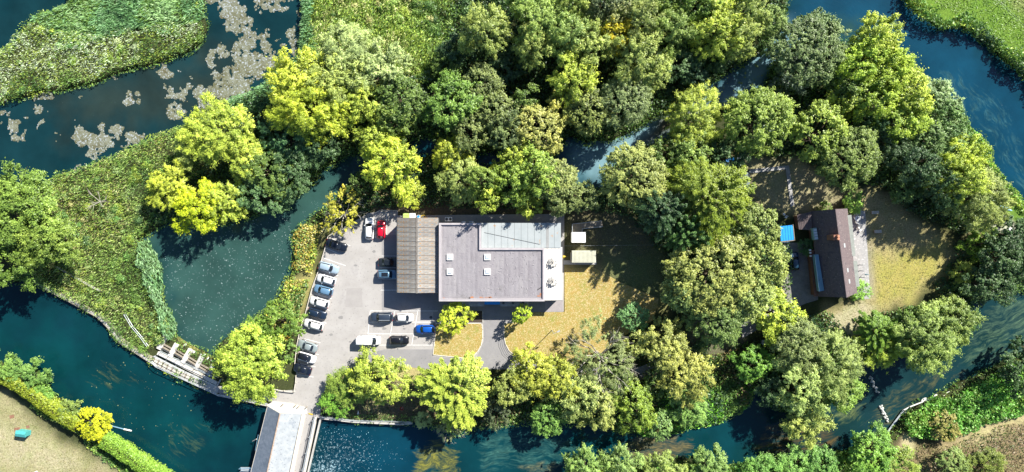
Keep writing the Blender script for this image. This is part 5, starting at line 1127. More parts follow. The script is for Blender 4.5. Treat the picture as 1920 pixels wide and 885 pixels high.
# boulder groynes
rr = random.Random(9)
for (cx, cy, n, lab, gname, sc) in [(1638,721,15,'pale boulder of the shaded stone line in the dark river water','boulders of the shaded stone line',.26),(1657,775,15,'pale boulder of the sunlit stone line in the river shallows','boulders of the sunlit stone line',.31)]:
    for k in range(n):
        t = k / (n - 1) - .5; x, y = P(cx + t*14 + rr.uniform(-2.6,2.6), cy + t*30 + rr.uniform(-1.5,1.5), WZ); mb = MB(); mb.ell(0,0,0, sc*rr.uniform(.6,1.25), sc*rr.uniform(.6,1.1), .28, 7, 5)
        mb.v = [(v[0]*rr.uniform(.85,1.15), v[1]*rr.uniform(.85,1.15), v[2]) for v in mb.v]; o = mb.obj('boulder', M['stone']); o.location = (x, y, WZ + .08); o.rotation_euler = (0, 0, rr.uniform(0, 3)); tag(o, lab if 0 < k < n - 1 else lab.replace('pale boulder', 'uppermost pale boulder' if k == 0 else 'lowermost pale boulder'), 'boulder', gname)
# boats and jetty at the right
def boat(px, py, rz, L, lab, mt):
    x, y = P(px, py); r = thing('kayak', lab, 'boat', (x, y, .35), rz, 'small boats on the right bank')
    st = [(-.5,.02,.12),(-.36,.2,.06),(-.1,.34,.0),(.15,.34,0),(.38,.2,.05),(.5,.02,.14)]
    mb = MB(); mb.loft([[(x_*L, -w_, .3+z_), (x_*L, -w_*.7, .05+z_), (x_*L, w_*.7, .05+z_), (x_*L, w_, .3+z_), (x_*L, 0, .38+z_)] for x_, w_, z_ in st]); mb.obj('hull', mt, r, smooth=True)
    mb = MB(); mb.ell(-.1, 0, .34, .42, .2, .07, 10, 4); mb.obj('cockpit', M['dark'], r)
boat(1874, 363, math.radians(-5), 1.9, 'short pale blue boat upturned on the grass bank, the upper of two', M['kayak'])
boat(1881, 391, math.radians(-22), 2.8, 'longer pale blue boat with a dark cockpit beside the paved landing', M['kayak'])
for a, b, s, lab in [(1888,407.5,.3,'dark round pot on the riverside landing, upper of the two on its right edge'),(1889,412,.33,'dark round pot on the riverside landing, lower of the two on its right edge'),(1871,398,.3,'dark pot at the upper left corner of the riverside landing'),(1867,428,.5,'large dark tub below the riverside landing')]:
    x, y = P(a, b); o = thing('plant_pot', lab, 'pot', (x, y, .15), 0, 'dark pots on the riverside landing'); mb = MB(); mb.tube((0,0,-.1), (0,0,.5), s*.75, s, n=10); mb.obj('pot', M['dark'], o); mb = MB(); mb.tube((0,0,.5), (0,0,.51), s*.85, n=10); mb.obj('soil', M['darkgrey'], o)
x, y = P(1891, 431); o = thing('washing_tub', 'pale teal round tub in the shade below the riverside landing', 'tub', (x, y, .1)); mb = MB(); mb.tube((0,0,0), (0,0,.5), .36, .44, n=12); mb.obj('tub', M['kayak'], o); mb = MB(); mb.tube((0,0,.5), (0,0,.53), .47, n=12); mb.obj('lid', M['white'], o)
# terrace furniture
def table(px, py, r, lab):
    x, y = P(px, py); o = thing('garden_table', lab, 'table', (x, y, .03)); mb = MB(); mb.tube((0,0,.70), (0,0,.74), r, n=20); mb.obj('tabletop', M['white'], o)
    mb = MB(); mb.tube((0,0,0), (0,0,.7), .05); mb.tube((0,0,0), (0,0,.04), .3, n=10); mb.obj('leg', M['white'], o); mb = MB(); mb.tube((0,0,.742), (0,0,.76), .12, n=8); mb.tube((0,.3,.742), (0,.35,.80), .08, n=8); mb.obj('centrepiece', M['darkgrey'], o)
table(1604, 410, .58, 'round white garden table on the cottage terrace')
def chair(px, py, rz, lab, first=[None]):
    x, y = P(px, py)
    if first[0] is None:
        r = thing('garden_chair', lab, 'chair', (x, y, .03), rz, 'white chairs on the cottage terrace'); mb = MB(); mb.box(0,0,.44,.5,.48,.05); mb.obj('seat', M['white'], r)
        mb = MB(); mb.box(-.24,0,.72,.05,.48,.5); mb.obj('backrest', M['white'], r)
        for a in (-.2,.2):
            for b in (-.2,.2): mb = MB(); mb.box(a,b,.21,.05,.05,.42); mb.obj('leg', M['white'], r)
        first[0] = r; bpy_children(r)
    else: copy_tree(first[0], (x, y, .03), rz, lab)
for a, b, t, l in [(1611,408,3.1,'white chair right of the round garden table'),(1605,417.5,1.6,'white chair just below the round garden table'),(1601,402,-1.2,'white chair just above the round garden table'),(1609,420,2.0,'white chair below right of the round garden table'),(1607,427,.4,'single white chair farther down the cottage terrace'),(1612,432,2.6,'white chair lowest on the shaded half of the cottage terrace'),(1468,402,.7,'white garden chair left of the cottage on the bare ground'),(1472,407,-2,'white garden chair nearest the blue carport')]: chair(a, b, t, l)
for a, b, l in ((1639,398.5,'upper pale timber bench on the dry garden lawn'),(1644,434,'lower pale timber bench on the dry garden lawn')):
    x, y = P(a, b); o = thing('garden_bench', l, 'bench', (x, y, 0), math.radians(4), 'timber benches on the garden lawn')
    for k in (-.22, 0, .22): mb = MB(); mb.box(0, k, .45, 1.5, .16, .05); mb.obj('slat', M['paletimber'], o)
    for s in (-.6, .6): mb = MB(); mb.box(s, 0, .2, .08, .5, .42); mb.obj('leg', M['timber'], o)
x, y = P(1617.5, 514); o = thing('parasol', 'closed pale parasol on the sunny end of the cottage terrace', 'parasol', (x, y, .03)); mb = MB(); mb.tube((0,0,0),(0,0,2.3),.03); mb.obj('pole', M['steel'], o); mb = MB(); mb.tube((0,0,1.0),(.1,0,2.2),.18,.04,n=8); mb.obj('canopy', M['kayak'], o)
# odds and ends behind the shed
for a, b, mt, s, l in [(1362,303,M['bluepaint'],(.9,.8,.7),'dark blue crate at the left of the clutter in the shade'),(1371,299,M['blue'],(.8,.6,.5),'bright blue crate at the top of the clutter in the shade'),(1374,308,M['blue'],(.5,1.1,.45),'narrow bright blue crate lowest in the clutter in the shade'),(1385,297,M['white'],(1.1,.45,.6),'white long box right of the blue crates in the clutter'),(1390,307,M['concpale'],(.5,.7,.5),'pale grey box in the brown clutter by the shed'),(1365,311,M['teal'],(.7,.5,.4),'teal crate below the dark blue crate in the clutter')]:
    x, y = P(a, b); o = thing('crate', l, 'crate', (x, y, .1), random.uniform(-.4,.4)); mb = MB(); mb.box(0,0,s[2]/2,s[0],s[1],s[2]); mb.obj('crate_body', mt, o); mb = MB(); mb.box(0,0,s[2]+.02,s[0]*1.06,s[1]*1.06,.05); mb.box(0,0,s[2]+.06,s[0]*.7,.06,.04); mb.obj('lid', mt, o)
# post and wire fence top right, and one across the east lawn
def wirefence(pts, lab, step, h=1.25):
    q = PP(pts); o = thing('wire_fence', lab, 'fence', (*q[0], 0)); mb = MB()
    for a, b in zip(q[:-1], q[1:]):
        for z in (.5, 1.0): mb.tube((*a, z), (*b, z), .012, n=3)
    mb.obj('wire', M['steel'], o, world=True)
    for a, b in zip(q[:-1], q[1:]):
        L = math.hypot(b[0]-a[0], b[1]-a[1]); n = max(1, int(L/step))
        for k in range(n): mb = MB(); mb.tube((a[0]+(b[0]-a[0])*k/n, a[1]+(b[1]-a[1])*k/n, -.1), (a[0]+(b[0]-a[0])*k/n, a[1]+(b[1]-a[1])*k/n, h), .06, n=6); mb.obj('post', M['timber'], o, world=True)
wirefence([(1834,-20),(1872,9),(1897,34),(1922,60),(1950,95)], 'post and wire fence on the green meadow at upper right', 4.1, 1.7)
wirefence([(1058,461),(1150,460),(1245,459)], 'thin post and wire fence crossing the shaded lawn', 2.6, .9)
x, y = P(1430, 641); o = thing('storage_box', 'white storage box among the shrubs by the access road', 'box', (x, y, 0)); mb = MB(); mb.box(0,0,.5,.8,.8,1.0); mb.obj('box_body', M['white'], o); mb = MB(); mb.box(0,0,1.03,.9,.9,.06); mb.obj('lid', M['white'], o)
x, y = P(671, 777); 
x, y = P(755, 763); o = thing('life_ring_post', 'small red life ring post on the shaded bank under the trees', 'life ring', (x, y, 0)); mb = MB(); mb.box(0,0,.6,.08,.08,1.2); mb.obj('post', M['white'], o); mb = MB()
for k in range(12): a, b = 2*math.pi*k/12, 2*math.pi*(k+1)/12; mb.tube((.3*math.cos(a), .3*math.sin(a), 1.25), (.3*math.cos(b), .3*math.sin(b), 1.25), .07)
mb.obj('ring', M['redlamp'], o)
x, y = P(671,776,.3); o = thing('mooring_post', 'white leaning mooring post on the river wall east of the bridge', 'post', (x, y, .1)); mb = MB(); mb.tube((0,0,0),(.35,.9,1.3),.1,.07,n=8); mb.obj('post', M['white'], o); mb = MB(); mb.tube((0,0,-.05),(0,0,.05),.25,n=8); mb.obj('foot', M['grey'], o)
# ------------------------------------------------------------------ trees
def crown_np(style, R, A, nclump, nleaf, L, seed):
    """leaf diamonds of a crown centred on the origin: radius R, vertical half-axis A"""
    g = np.random.default_rng(seed)
    # limbs carry clumps, clumps carry sprays, sprays carry leaves
    if style == 'round': nclump = int(nclump * 1.7)
    k = np.arange(nclump) + .5; ph = k * 2.39996 + g.uniform(0, .5, nclump); cz = 1 - k / nclump * 1.25
    cz = np.clip(cz + g.normal(0, .06, nclump), -.35, .98); sr = np.sqrt(np.maximum(0, 1 - np.clip(cz, 0, 1) ** 2)) * np.where(cz < 0, 1 + cz * .5, 1)
    lob = 1 + .20 * np.sin(ph * 2 + seed) + .12 * np.sin(ph * 5 + seed * 2.3) + g.normal(0, .12, nclump)
    if style == 'round': lob = 1 + (lob - 1) * .4
    rad = {'willow': .74, 'broad': .72, 'round': .78, 'bush': .72, 'conifer': .62, 'star': .45, 'bare': .74, 'dark': .74}[style]
    cc = np.stack([sr * np.cos(ph) * R * rad * lob, sr * np.sin(ph) * R * rad * lob, cz * A * .74 * (1 + g.normal(0, .08, nclump))], 1)
    cr = R * {'willow': .30, 'broad': .30, 'round': .27, 'bush': .34, 'conifer': .26, 'star': .3, 'bare': .27, 'dark': .28}[style] * .92 * g.uniform(.55, 1.4, nclump) * (30 / max(nclump, 12)) ** .33
    if style == 'star' or style == 'conifer':
        # radiating boughs set with drooping foliage
        nb = nclump * 3; kk = np.arange(nb) + .5; ph = kk * 2.39996; cz = 1 - kk / nb * 1.1; sr = np.sqrt(np.maximum(0, 1 - np.clip(cz, 0, 1) ** 2))
        D = np.stack([sr * np.cos(ph), sr * np.sin(ph), np.clip(cz, -.1, 1)], 1) + g.normal(0, .05, (nb, 3)); D = unit(D)
        ln = (1 + .16 * np.sin(ph * 3 + seed) + g.normal(0, .08, nb)); sc = np.array([R, R, A])
        b = g.integers(0, nb, nleaf); t = g.uniform(.35, 1, nleaf) ** .6
        C = D[b] * sc * (ln[b] * t)[:, None]
        side = unit(np.cross(D[b], [0, 0, 1.0]) + 1e-6) * g.normal(0, R * (.05 if style == 'star' else .055), nleaf)[:, None] * (1.25 - t)[:, None] * 1.5
        C = C + side + g.normal(0, R * .018, (nleaf, 3)); C[:, 2] -= (t ** 2) * A * (.10 if style == 'star' else .2)
        T = unit(D[b] + g.normal(0, .32, (nleaf, 3)) + np.array([0, 0, -.15]))
        Nn = unit(np.array([0, 0, .8]) + D[b] * .5 + g.normal(0, .35, (nleaf, 3)))
        Ls = L * g.uniform(.7, 1.3, nleaf); asp = .36 if style == 'star' else .30
        v = np.clip((t - .35) / .65 * .7 + g.normal(0, .2, nleaf) + g.normal(0, .12, nb)[b] + .1, 0, 1)  # bough tips paler, inner leaves darker: lit tips painted in the value
        V, F = diamonds(C, T, Nn, Ls, Ls * asp); return V, F, np.repeat(v, 4)
    nsub = {'willow': 16, 'broad': 12, 'round': 14, 'bush': 12, 'bare': 14, 'dark': 14}[style]
    ns = nclump * nsub; ci = np.repeat(np.arange(nclump), nsub)
    d = unit(g.normal(0, 1, (ns, 3)) + unit(cc)[ci] * .55 + np.array([0, 0, .35]))
    pd = unit(unit(cc) + g.normal(0, .35, (nclump, 3))); el_ = {'willow': .75, 'bare': .6, 'broad': .4}.get(style, .25)
    sc_ = cc[ci] + d * cr[ci][:, None] * g.uniform(.45, 1.12, (ns, 1)) * np.array([1, 1, .8]); sc_ += pd[ci] * (g.uniform(-.6, 1, ns) * el_ * cr[ci])[:, None]
    if style == 'willow': sc_[:, 2] -= .25 * cr[ci] * g.uniform(0, 1, ns)
    srr = cr[ci] * {'willow': .34, 'broad': .36, 'round': .30, 'bush': .40, 'bare': .26, 'dark': .30}[style] * g.uniform(.6, 1.3, ns)
    keep = g.uniform(0, 1, ns) < {'willow': .9, 'broad': .88, 'round': .97, 'bush': .95, 'bare': .62, 'dark': .92}[style]
    idx = np.nonzero(keep)[0]; s = idx[g.integers(0, len(idx), nleaf)]
    dl = unit(g.normal(0, 1, (nleaf, 3)) + np.array([0, 0, .3])); off = dl * srr[s][:, None] * (np.abs(g.normal(0, .52, nleaf)) + .15)[:, None]; axd = unit(unit(sc_) + g.normal(0, .5, (ns, 3))); off += axd[s] * (g.uniform(-.5, 1.3, nleaf) * srr[s] * .9)[:, None]
    C = sc_[s] + off
    out = unit(C / np.array([R, R, A]))
    upk = {'willow': .55, 'broad': .6, 'round': .65, 'bush': .55, 'bare': .4, 'dark': .5}[style]
    Nn = unit(dl * .45 + out * .35 + np.array([0, 0, upk]) + g.normal(0, .33, (nleaf, 3)))
    if style == 'willow' or style == 'bare': T = unit(unit(C - cc[ci[s]]) + g.normal(0, .45, (nleaf, 3)) + np.array([0, 0, -.35])); asp = .34
    else: T = unit(g.normal(0, 1, (nleaf, 3))); asp = .62
    Ls = L * g.uniform(.6, 1.35, nleaf) * (1.15 if style == 'willow' else 1)
    v = np.clip(.42 + .35 * (np.linalg.norm(C / np.array([R, R, A]), axis=1) - .75) + g.normal(0, .20, nleaf) + g.normal(0, .13, ns)[s] + g.normal(0, .12, nclump)[ci[s]], 0, 1)  # outer leaves paler and yellower: lit tips painted into the leaf value
    V, F = diamonds(C, T, Nn, Ls, Ls * asp); return V, F, np.repeat(v, 4)
def trunk_mesh(R, Ht, seed, pale=False, reach=.62, nl=7):
    g = random.Random(seed); mb = MB(); r0 = .05 + R * .05; zc = Ht * .42
    pts = [(0, 0, -.3), (g.uniform(-.2, .2), g.uniform(-.2, .2), zc * .6), (g.uniform(-.3, .3), g.uniform(-.3, .3), zc), (g.uniform(-.4, .4), g.uniform(-.4, .4), Ht * .8)]
    rs = [r0 * 1.3, r0, r0 * .8, r0 * .25]
    for i in range(3): mb.tube(pts[i], pts[i+1], rs[i], rs[i+1], 7)
    for k in range(nl):
        a = 2 * math.pi * k / nl + g.uniform(-.4, .4); zs = zc * g.uniform(.7, 1.3); st = Vector((pts[2][0]*.8, pts[2][1]*.8, zs))
        m_ = st + Vector((math.cos(a), math.sin(a), 0)) * R * reach * .5 + Vector((0, 0, Ht * .16)); e = st + Vector((math.cos(a + .2), math.sin(a + .2), 0)) * R * reach * g.uniform(.85, 1.15) + Vector((0, 0, Ht * g.uniform(.2, .38)))
        mb.tube(st, m_, r0 * .45, r0 * .3, 5); mb.tube(m_, e, r0 * .3, r0 * .1, 5)
        for j in range(4 if pale else 2):
            b = a + g.uniform(-.9, .9); e2 = m_.lerp(e, g.uniform(.2, .9)); e3 = e2 + Vector((math.cos(b), math.sin(b), g.uniform(.0, .5))) * R * g.uniform(.22, .45); mb.tube(e2, e3, r0 * .17, r0 * .05, 4)
            if pale:
                for q in range(3):
                    b2 = b + g.uniform(-.9, .9); e4 = e2.lerp(e3, g.uniform(.3, 1)); mb.tube(e4, e4 + Vector((math.cos(b2), math.sin(b2), g.uniform(-.1, .5))) * R * .2, r0 * .08, r0 * .03, 3)
    return mb.mesh('trunk', M['palebark'] if pale else M['bark'])
SPEC = {}  # (style, size, variant) -> (crown mesh, trunk mesh, R, Ht)
SIZES = {'s': (2.2, 4.6), 'm': (4.2, 8.5), 'l': (7.0, 13.0)}
NL = {'s': 5200, 'm': 19000, 'l': 46000}; NC = {'s': 12, 'm': 26, 'l': 46}; LL = {'s': .26, 'm': .275, 'l': .29}
def spec(style, size, var):
    key = (style, size, var)
    if key not in SPEC:
        R, Ht = SIZES[size]; A = Ht * (.42 if style not in ('conifer', 'bush') else .46); sd_ = hash((style, size)) % 1 + var * 17 + len(style) * 5 + ord(size)
        nl = int(NL[size] * {'bare': .72, 'star': 1.0, 'conifer': 1.35, 'willow': 1.15}.get(style, 1.0)); L = LL[size] * {'star': 1.75, 'conifer': 1.25, 'willow': 1.1, 'round': .92, 'bare': .95, 'dark': .9}.get(style, 1.0)
        V, F, v = crown_np(style, R, A, NC[size], nl, L, sd_); V[:, 2] += Ht - A * 1.0
        SPEC[key] = (mesh_np('crown_' + style, V, F, M['leaf'], {'vv': ('FLOAT', v)}), trunk_mesh(R, Ht, sd_, style == 'bare', .85 if style == 'bare' else .62, 11 if style == 'bare' else 7), R, Ht)
    return SPEC[key]
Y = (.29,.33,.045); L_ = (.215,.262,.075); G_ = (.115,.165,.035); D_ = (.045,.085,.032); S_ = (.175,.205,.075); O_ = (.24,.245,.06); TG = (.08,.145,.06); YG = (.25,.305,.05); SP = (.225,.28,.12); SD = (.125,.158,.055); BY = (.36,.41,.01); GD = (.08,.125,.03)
rt = random.Random(21)
NAMES = {'willow': 'willow_tree', 'broad': 'broadleaf_tree', 'round': 'round_crowned_tree', 'dark': 'dark_tree', 'conifer': 'conifer_tree', 'star': 'spreading_tree', 'bare': 'pale_branched_tree', 'bush': 'bush'}
def tree(px, py, rp, h, style, col, label, rot=None):
    x, y = P(px, py, h * .62); R = .97 * rp * S * (H - h * .6) / H
    size = 's' if R < 3.0 else ('m' if R < 5.6 else 'l')
    if style in ('conifer', 'star', 'bare') and size == 's': size = 'm'
    cm, tm, R0, H0 = spec(style, size, rt.randint(0, 1) if style in ('willow', 'broad', 'round', 'dark') else 0)
    small = h < 4.2 or style == 'bush'
    z = float(land_h(np.array([x]), np.array([y]))[0]); z = max(z, WZ - .3) - .05
    o = thing('bush' if small else NAMES[style], label, 'bush' if small else 'tree', (x, y, z), rt.uniform(0, 6.28) if rot is None else rot)
    s = R / R0; o.scale = (s * rt.uniform(.94, 1.06), s * rt.uniform(.94, 1.06), h / H0)
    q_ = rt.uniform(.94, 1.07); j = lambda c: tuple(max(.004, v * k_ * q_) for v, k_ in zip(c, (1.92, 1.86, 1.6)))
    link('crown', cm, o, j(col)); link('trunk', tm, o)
    return o
T = [
 # left edge
 (20,385,88,13,'broad',(0.115,0.175,0.035),'huge bright green tree filling the left edge, its upper and largest crown'),
 (82,448,58,11,'broad',(0.125,0.18,0.035),'green tree on the right side of the big left-edge group, beside the scrub'),
 (15,485,52,10,'broad',(0.1,0.16,0.03),'lower green tree of the big left-edge group, overhanging the dark river'),
 # between upper channel and pond
 (408,248,62,9,'willow',YG,'light green willow on the upper channel bank above the pond'),
 (463,300,40,8,'broad',YG,'yellow-green tree with loose crown just below the channel bank willow'),
 (360,275,32,6,'willow',L_,'low light green willow left of the channel bank willow'),
 (317,350,38,7,'willow',Y,'yellow willow at the left above the pond corner, nearest the scrub'),
 (372,388,46,8,'willow',(0.32,0.37,0.02),'brightest yellow willow leaning over the top left of the pond'),
 (425,378,36,7,'willow',YG,'yellow-green willow right of the brightest yellow one over the pond'),
 (490,368,42,7,'dark',TG,'dark blue-green tree on the shaded upper bank of the pond'),
 (545,324,42,8,'dark',(0.055,0.1,0.042),'dark teal tree at the narrow end of the pond'),
 (505,325,46,8,'broad',GD,'shaded green tree behind the pond bank, between two dark ones'),
 (596,274,38,8,'dark',(0.055,0.1,0.042),'dark teal tree where the hidden channel meets the pond'),
 (540,262,44,8,'dark',(0.055,0.12,0.05),'shaded tree directly below the big yellow willow mass'),
 (560,150,52,12,'willow',Y,'yellow-green willow nearest the algae covered channel'),
 (590,208,62,13,'willow',(0.27,0.32,0.035),'largest yellow willow in the cluster between algae channel and red car'),
 (542,190,36,10,'willow',Y,'small yellow willow on the channel side of the cluster'),
 (640,158,50,12,'willow',L_,'pale green willow in the middle of the upper left cluster'),
 (650,102,54,11,'willow',SP,'silvery green willow at the top of the upper left cluster'),
 (714,128,48,11,'willow',SP,'silvery willow at the top right of the upper left cluster beside the marsh'),
 (676,192,42,11,'willow',YG,'yellow-tipped willow in the right half of the upper left cluster'),
 (752,190,50,11,'round',GD,'rounded mid green tree on the right flank of the upper left cluster'),
 (736,228,36,9,'broad',G_,'green tree just above the big yellow tree by the garage'),
 (706,262,38,9,'willow',YG,'yellow-green tree immediately above the big yellow tree by the garage'),
 (730,309,51,11,'willow',(0.3,0.35,0.045),'big bright yellow-green tree above the garage roof'),
 (768,364,26,3.6,'willow',Y,'lower yellow crown touching the back of the garage'),
 (643,400,39,6,'bare',(0.32,0.31,0.05),'yellow tree with visible pale branches beside the white and red cars'),
 (670,346,20,6,'dark',GD,'small dark green tree between the pond inlet and the pale-branched yellow tree'),
 # row north of the building
 (845,290,34,8,'willow',Y,'yellow-green tree behind the left part of the flat roofed building'),
 (866,335,44,8,'willow',L_,'light green tree just behind the skylit roof, left of middle'),
 (918,376,23,10,'broad',YG,'small round yellow-green tree right behind the flat roof'),
 (905,338,30,11,'broad',G_,'mid green tree in the row behind the building, left of the small round one'),
 (966,298,36,9,'broad',YG,'vivid green tree in the row behind the annex, farther from the roof'),
 (958,345,38,10,'broad',(0.16,0.23,0.04),'green tree in the row behind the annex, closer to the roof'),
 (1004,325,42,12,'broad',(0.17,0.24,0.045),'olive green tree behind the right half of the annex'),
 (1040,335,42,9,'round',S_,'grey-green rounded tree behind the annex corner'),
 (1055,372,34,9,'round',SD,'darker grey-green tree touching the annex corner'),
 (1088,368,34,7,'dark',SD,'dark grey-green tree right of the annex corner'),
 (992,388,20,5,'broad',YG,'small yellow-green tree behind the annex roof panels'),
 (1190,332,64,12,'round',(0.2,0.23,0.072),'big round sage-coloured tree standing alone above the cabins'),
 # band across the middle of the wood
 (848,195,50,11,'broad',(0.1,0.17,0.035),'green tree at the left of the middle woodland band'),
 (902,162,42,10,'round',SD,'grey-green tree above right of the first tree of the middle woodland band'),
 (930,210,44,10,'round',SD,'dull green rounded tree in the middle woodland band'),
 (882,248,40,9,'dark',SD,'shaded tree over the hidden channel, lower left of the middle band'),
 (950,250,40,9,'dark',(0.11,0.15,0.06),'shaded grey-green tree over the hidden channel, lower middle of the band'),
 (1008,245,50,10,'round',(0.21,0.22,0.064),'olive sage tree at the bend of the little stream'),
 (1050,208,28,8,'willow',O_,'small brownish yellow tree beside the olive sage tree'),
 (1103,208,48,10,'round',(0.13,0.16,0.045),'dark olive round tree left of the stream'),
 (1170,190,54,11,'round',(0.125,0.165,0.07),'big round dark sage tree on the stream bank with fine pale leaves'),
 (978,192,24,8,'broad',GD,'small dark tree between the middle band and the upper wood'),
 # upper wood
 (910,55,46,13,'willow',L_,'tall light green tree alone at the left of the upper wood, above the dark clearing'),
 (1015,48,48,13,'willow',(0.18,0.25,0.065),'light green tree at the top of the upper wood, left of centre'),
 (1000,90,34,12,'willow',L_,'smaller light green tree under the top left one in the upper wood'),
 (1068,68,42,12,'willow',(0.18,0.25,0.075),'pale green tree between the top left and the golden tree in the upper wood'),
 (1108,88,40,12,'willow',L_,'light green tree touching the golden tree on its left'),
 (1152,68,28,11,'willow',(0.3,0.27,0.025),'golden yellow tree standing out in the green upper wood'),
 (1150,32,26,11,'broad',(0.15,0.17,0.07),'small dull olive tree above the golden one'),
 (1206,42,46,12,'willow',(0.179,0.22,0.068),'sage green tree at the top centre of the upper wood'),
 (1198,112,52,13,'willow',L_,'large pale green tree in the centre of the upper wood'),
 (1254,58,42,12,'willow',(0.16,0.22,0.06),'mid green tree right of the sage one at the top centre'),
 (1072,150,40,11,'willow',YG,'yellow-green tree at the lower left of the upper wood'),
 (1222,140,34,10,'broad',L_,'light tree below the large pale green one in the upper wood'),
 (1180,155,30,9,'broad',L_,'small light tree just above the big dark sage tree'),
 (1272,122,38,7,'dark',(0.06,0.11,0.045),'dark low tree speckled with light leaves on the right of the upper wood'),
 (1303,143,28,6,'dark',(0.05,0.095,0.05),'dark low tree beside the stream at the right end of the upper wood'),
 (1342,58,50,12,'willow',YG,'bright green tree near the stream in the top right of the upper wood'),
 (1383,70,40,11,'willow',L_,'pale green tree overhanging the stream at the right of the upper wood'),
 (1400,22,42,12,'willow',L_,'light green tree on the top edge left of the stream mouth'),
 (1443,42,32,9,'round',(0.158,0.22,0.072),'small fresh green tree exactly at the stream mouth'),
 (1130,6,40,11,'broad',(0.1,0.13,0.07),'dull dark tree cut by the top edge above the golden tree'),
 (1078,4,30,12,'willow',L_,'light green tree cut by the top edge, left of the dull dark one'),
 (1305,8,40,11,'broad',(0.12,0.19,0.04),'mid green tree cut by the top edge, right of centre'),
 (1350,-4,34,11,'willow',YG,'yellow-green treetop cut by the top edge near the stream'),
 (1243,4,30,11,'broad',G_,'small green tree cut by the top edge, centre right'),
 (990,8,34,10,'willow',(0.13,0.2,0.05),'soft green tree cut by the top edge, left of the upper wood'),
 (838,112,30,5,'bush',GD,'low dark thicket at the edge of marsh and wood'),
 (1340,108,24,6,'bush',D_,'low dark bush under the bright green tree by the stream'),
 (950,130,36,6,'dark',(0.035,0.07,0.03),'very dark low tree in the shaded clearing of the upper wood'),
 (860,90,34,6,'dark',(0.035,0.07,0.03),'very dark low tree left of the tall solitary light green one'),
 # right wood
 (1512,98,70,12,'round',(0.105,0.15,0.058),'large dark tree with silvery leaf tips at the fork of stream and river'),
 (1534,52,38,10,'dark',(0.09,0.14,0.06),'dark tree at the very tip of the fork between stream and river'),
 (1487,142,40,9,'dark',(0.06,0.09,0.06),'dark shaded tree on the stream side below the large dark one'),
 (1640,78,44,12,'broad',YG,'bright green treetop nearest the broad river in the right wood'),
 (1612,118,46,12,'broad',(0.2,0.28,0.035),'bright green tree just below the topmost one in the right wood'),
 (1664,138,42,12,'broad',(0.2,0.27,0.035),'bright green tree on the river side, second row of the right wood'),
 (1586,168,40,9,'broad',GD,'shaded green tree between the large dark tree and the bright ones'),
 (1640,182,46,12,'broad',(0.19,0.26,0.035),'bright yellow-green tree in the middle of the right wood'),
 (1694,178,48,12,'broad',YG,'yellow-green tree beside the silvery bush-like tree on the river bend'),
 (1688,226,46,11,'broad',(0.18,0.25,0.035),'yellow-green tree at the lower end of the bright column in the right wood'),
 (1756,184,36,7,'willow',(0.2,0.28,0.136),'silvery pale green tree leaning over the river bend'),
 (1772,222,38,8,'dark',(0.085,0.15,0.045),'mid green tree just below the silvery leaning one'),
 (1735,255,38,9,'round',(0.11,0.17,0.06),'grey-green tree inside the river bend, left of the yellow column'),
 (1772,262,42,8,'round',(0.12,0.19,0.07),'soft green tree on the outer bank below the mid green one'),
 (1800,292,40,9,'willow',(0.24,0.3,0.035),'yellow-green willow on the right bank above the reedy one'),
 (1798,338,44,12,'willow',YG,'lower yellow-green willow on the right bank beside the garden'),
 (1838,372,54,10,'willow',(0.189,0.23,0.068),'wide reedy sage willow next to the small boats'),
 (1756,345,40,11,'dark',D_,'dark tree at the top right corner of the garden lawn'),
 (1712,310,40,11,'dark',(0.05,0.09,0.04),'dark tree above the garden lawn, left of the corner one'),
 (1668,262,36,9,'dark',(0.06,0.1,0.045),'dark tree behind the round one, shading the garden'),
 (1700,352,26,5,'bush',(0.07,0.12,0.035),'dark bush on the shaded upper edge of the garden lawn'),
 (1423,226,64,13,'round',(0.165,0.225,0.045),'large round dense green tree between stream and cottage'),
 (1533,248,54,12,'round',(0.2,0.26,0.05),'round light green tree with fine texture above the cottage'),
 (1585,198,26,8,'broad',YG,'small bright tree between the two round trees and the dark wood'),
 (1590,294,60,12,'round',(0.135,0.185,0.05),'large grey-green round tree shading the north of the cottage garden'),
 (1640,232,30,9,'dark',(0.05,0.1,0.045),'small dark tree in the gap right of the round light green tree'),
 (1303,218,56,11,'willow',(0.25,0.3,0.055),'large pale yellow tree on the far bank of the stream'),
 (1292,285,38,9,'broad',(0.14,0.2,0.05),'green tree under the large pale yellow one'),
 (1245,292,28,8,'dark',GD,'small dark tree between the pale yellow tree and the lone sage one'),
 (1360,295,36,8,'dark',D_,'dark tree shading the blue clutter by the shed'),
 # conifers and centre right
 (1332,372,78,16,'conifer',(.13,.175,.022),'big feathery conifer with bright green fronds beside the shed'),
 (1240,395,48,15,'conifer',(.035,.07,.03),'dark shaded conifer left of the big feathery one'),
 (1292,438,42,14,'conifer',(.06,.12,.035),'lower dark conifer with a few lit fronds above the round tree'),
 (1418,425,46,11,'round',(0.173,0.215,0.068),'sage green round tree against the west side of the blue carport'),
 (1333,512,84,14,'round',(0.21,0.235,0.068),'largest pale sage tree, east of the lawn, with a domed crown'),
 (1430,497,48,12,'round',(0.184,0.22,0.064),'sage tree between the largest pale one and the cottage drive'),
 (1398,545,54,12,'round',(0.19,0.235,0.075),'pale sage tree at the lower right of the largest one'),
 (1452,590,46,8,'broad',(0.27,0.33,0.045),'yellow-green leafy tree beside the bottom of the cottage drive'),
 (1340,592,58,11,'round',(0.115,0.17,0.05),'darker green tree below the largest pale sage one'),
 (1278,548,38,12,'round',(0.12,0.17,0.06),'grey-green tree on the lawn side of the largest pale one'),
 (1188,595,29,5,'round',(0.116,0.22,0.088),'small round blue-green tree at the edge of the dry lawn'),
 (1192,645,25,6,'round',(0.21,0.24,0.07),'small rounded yellow-grey tree below the blue-green one'),
 (1246,645,44,9,'willow',(0.22,0.24,0.07),'olive gold tree right of the small rounded pair'),
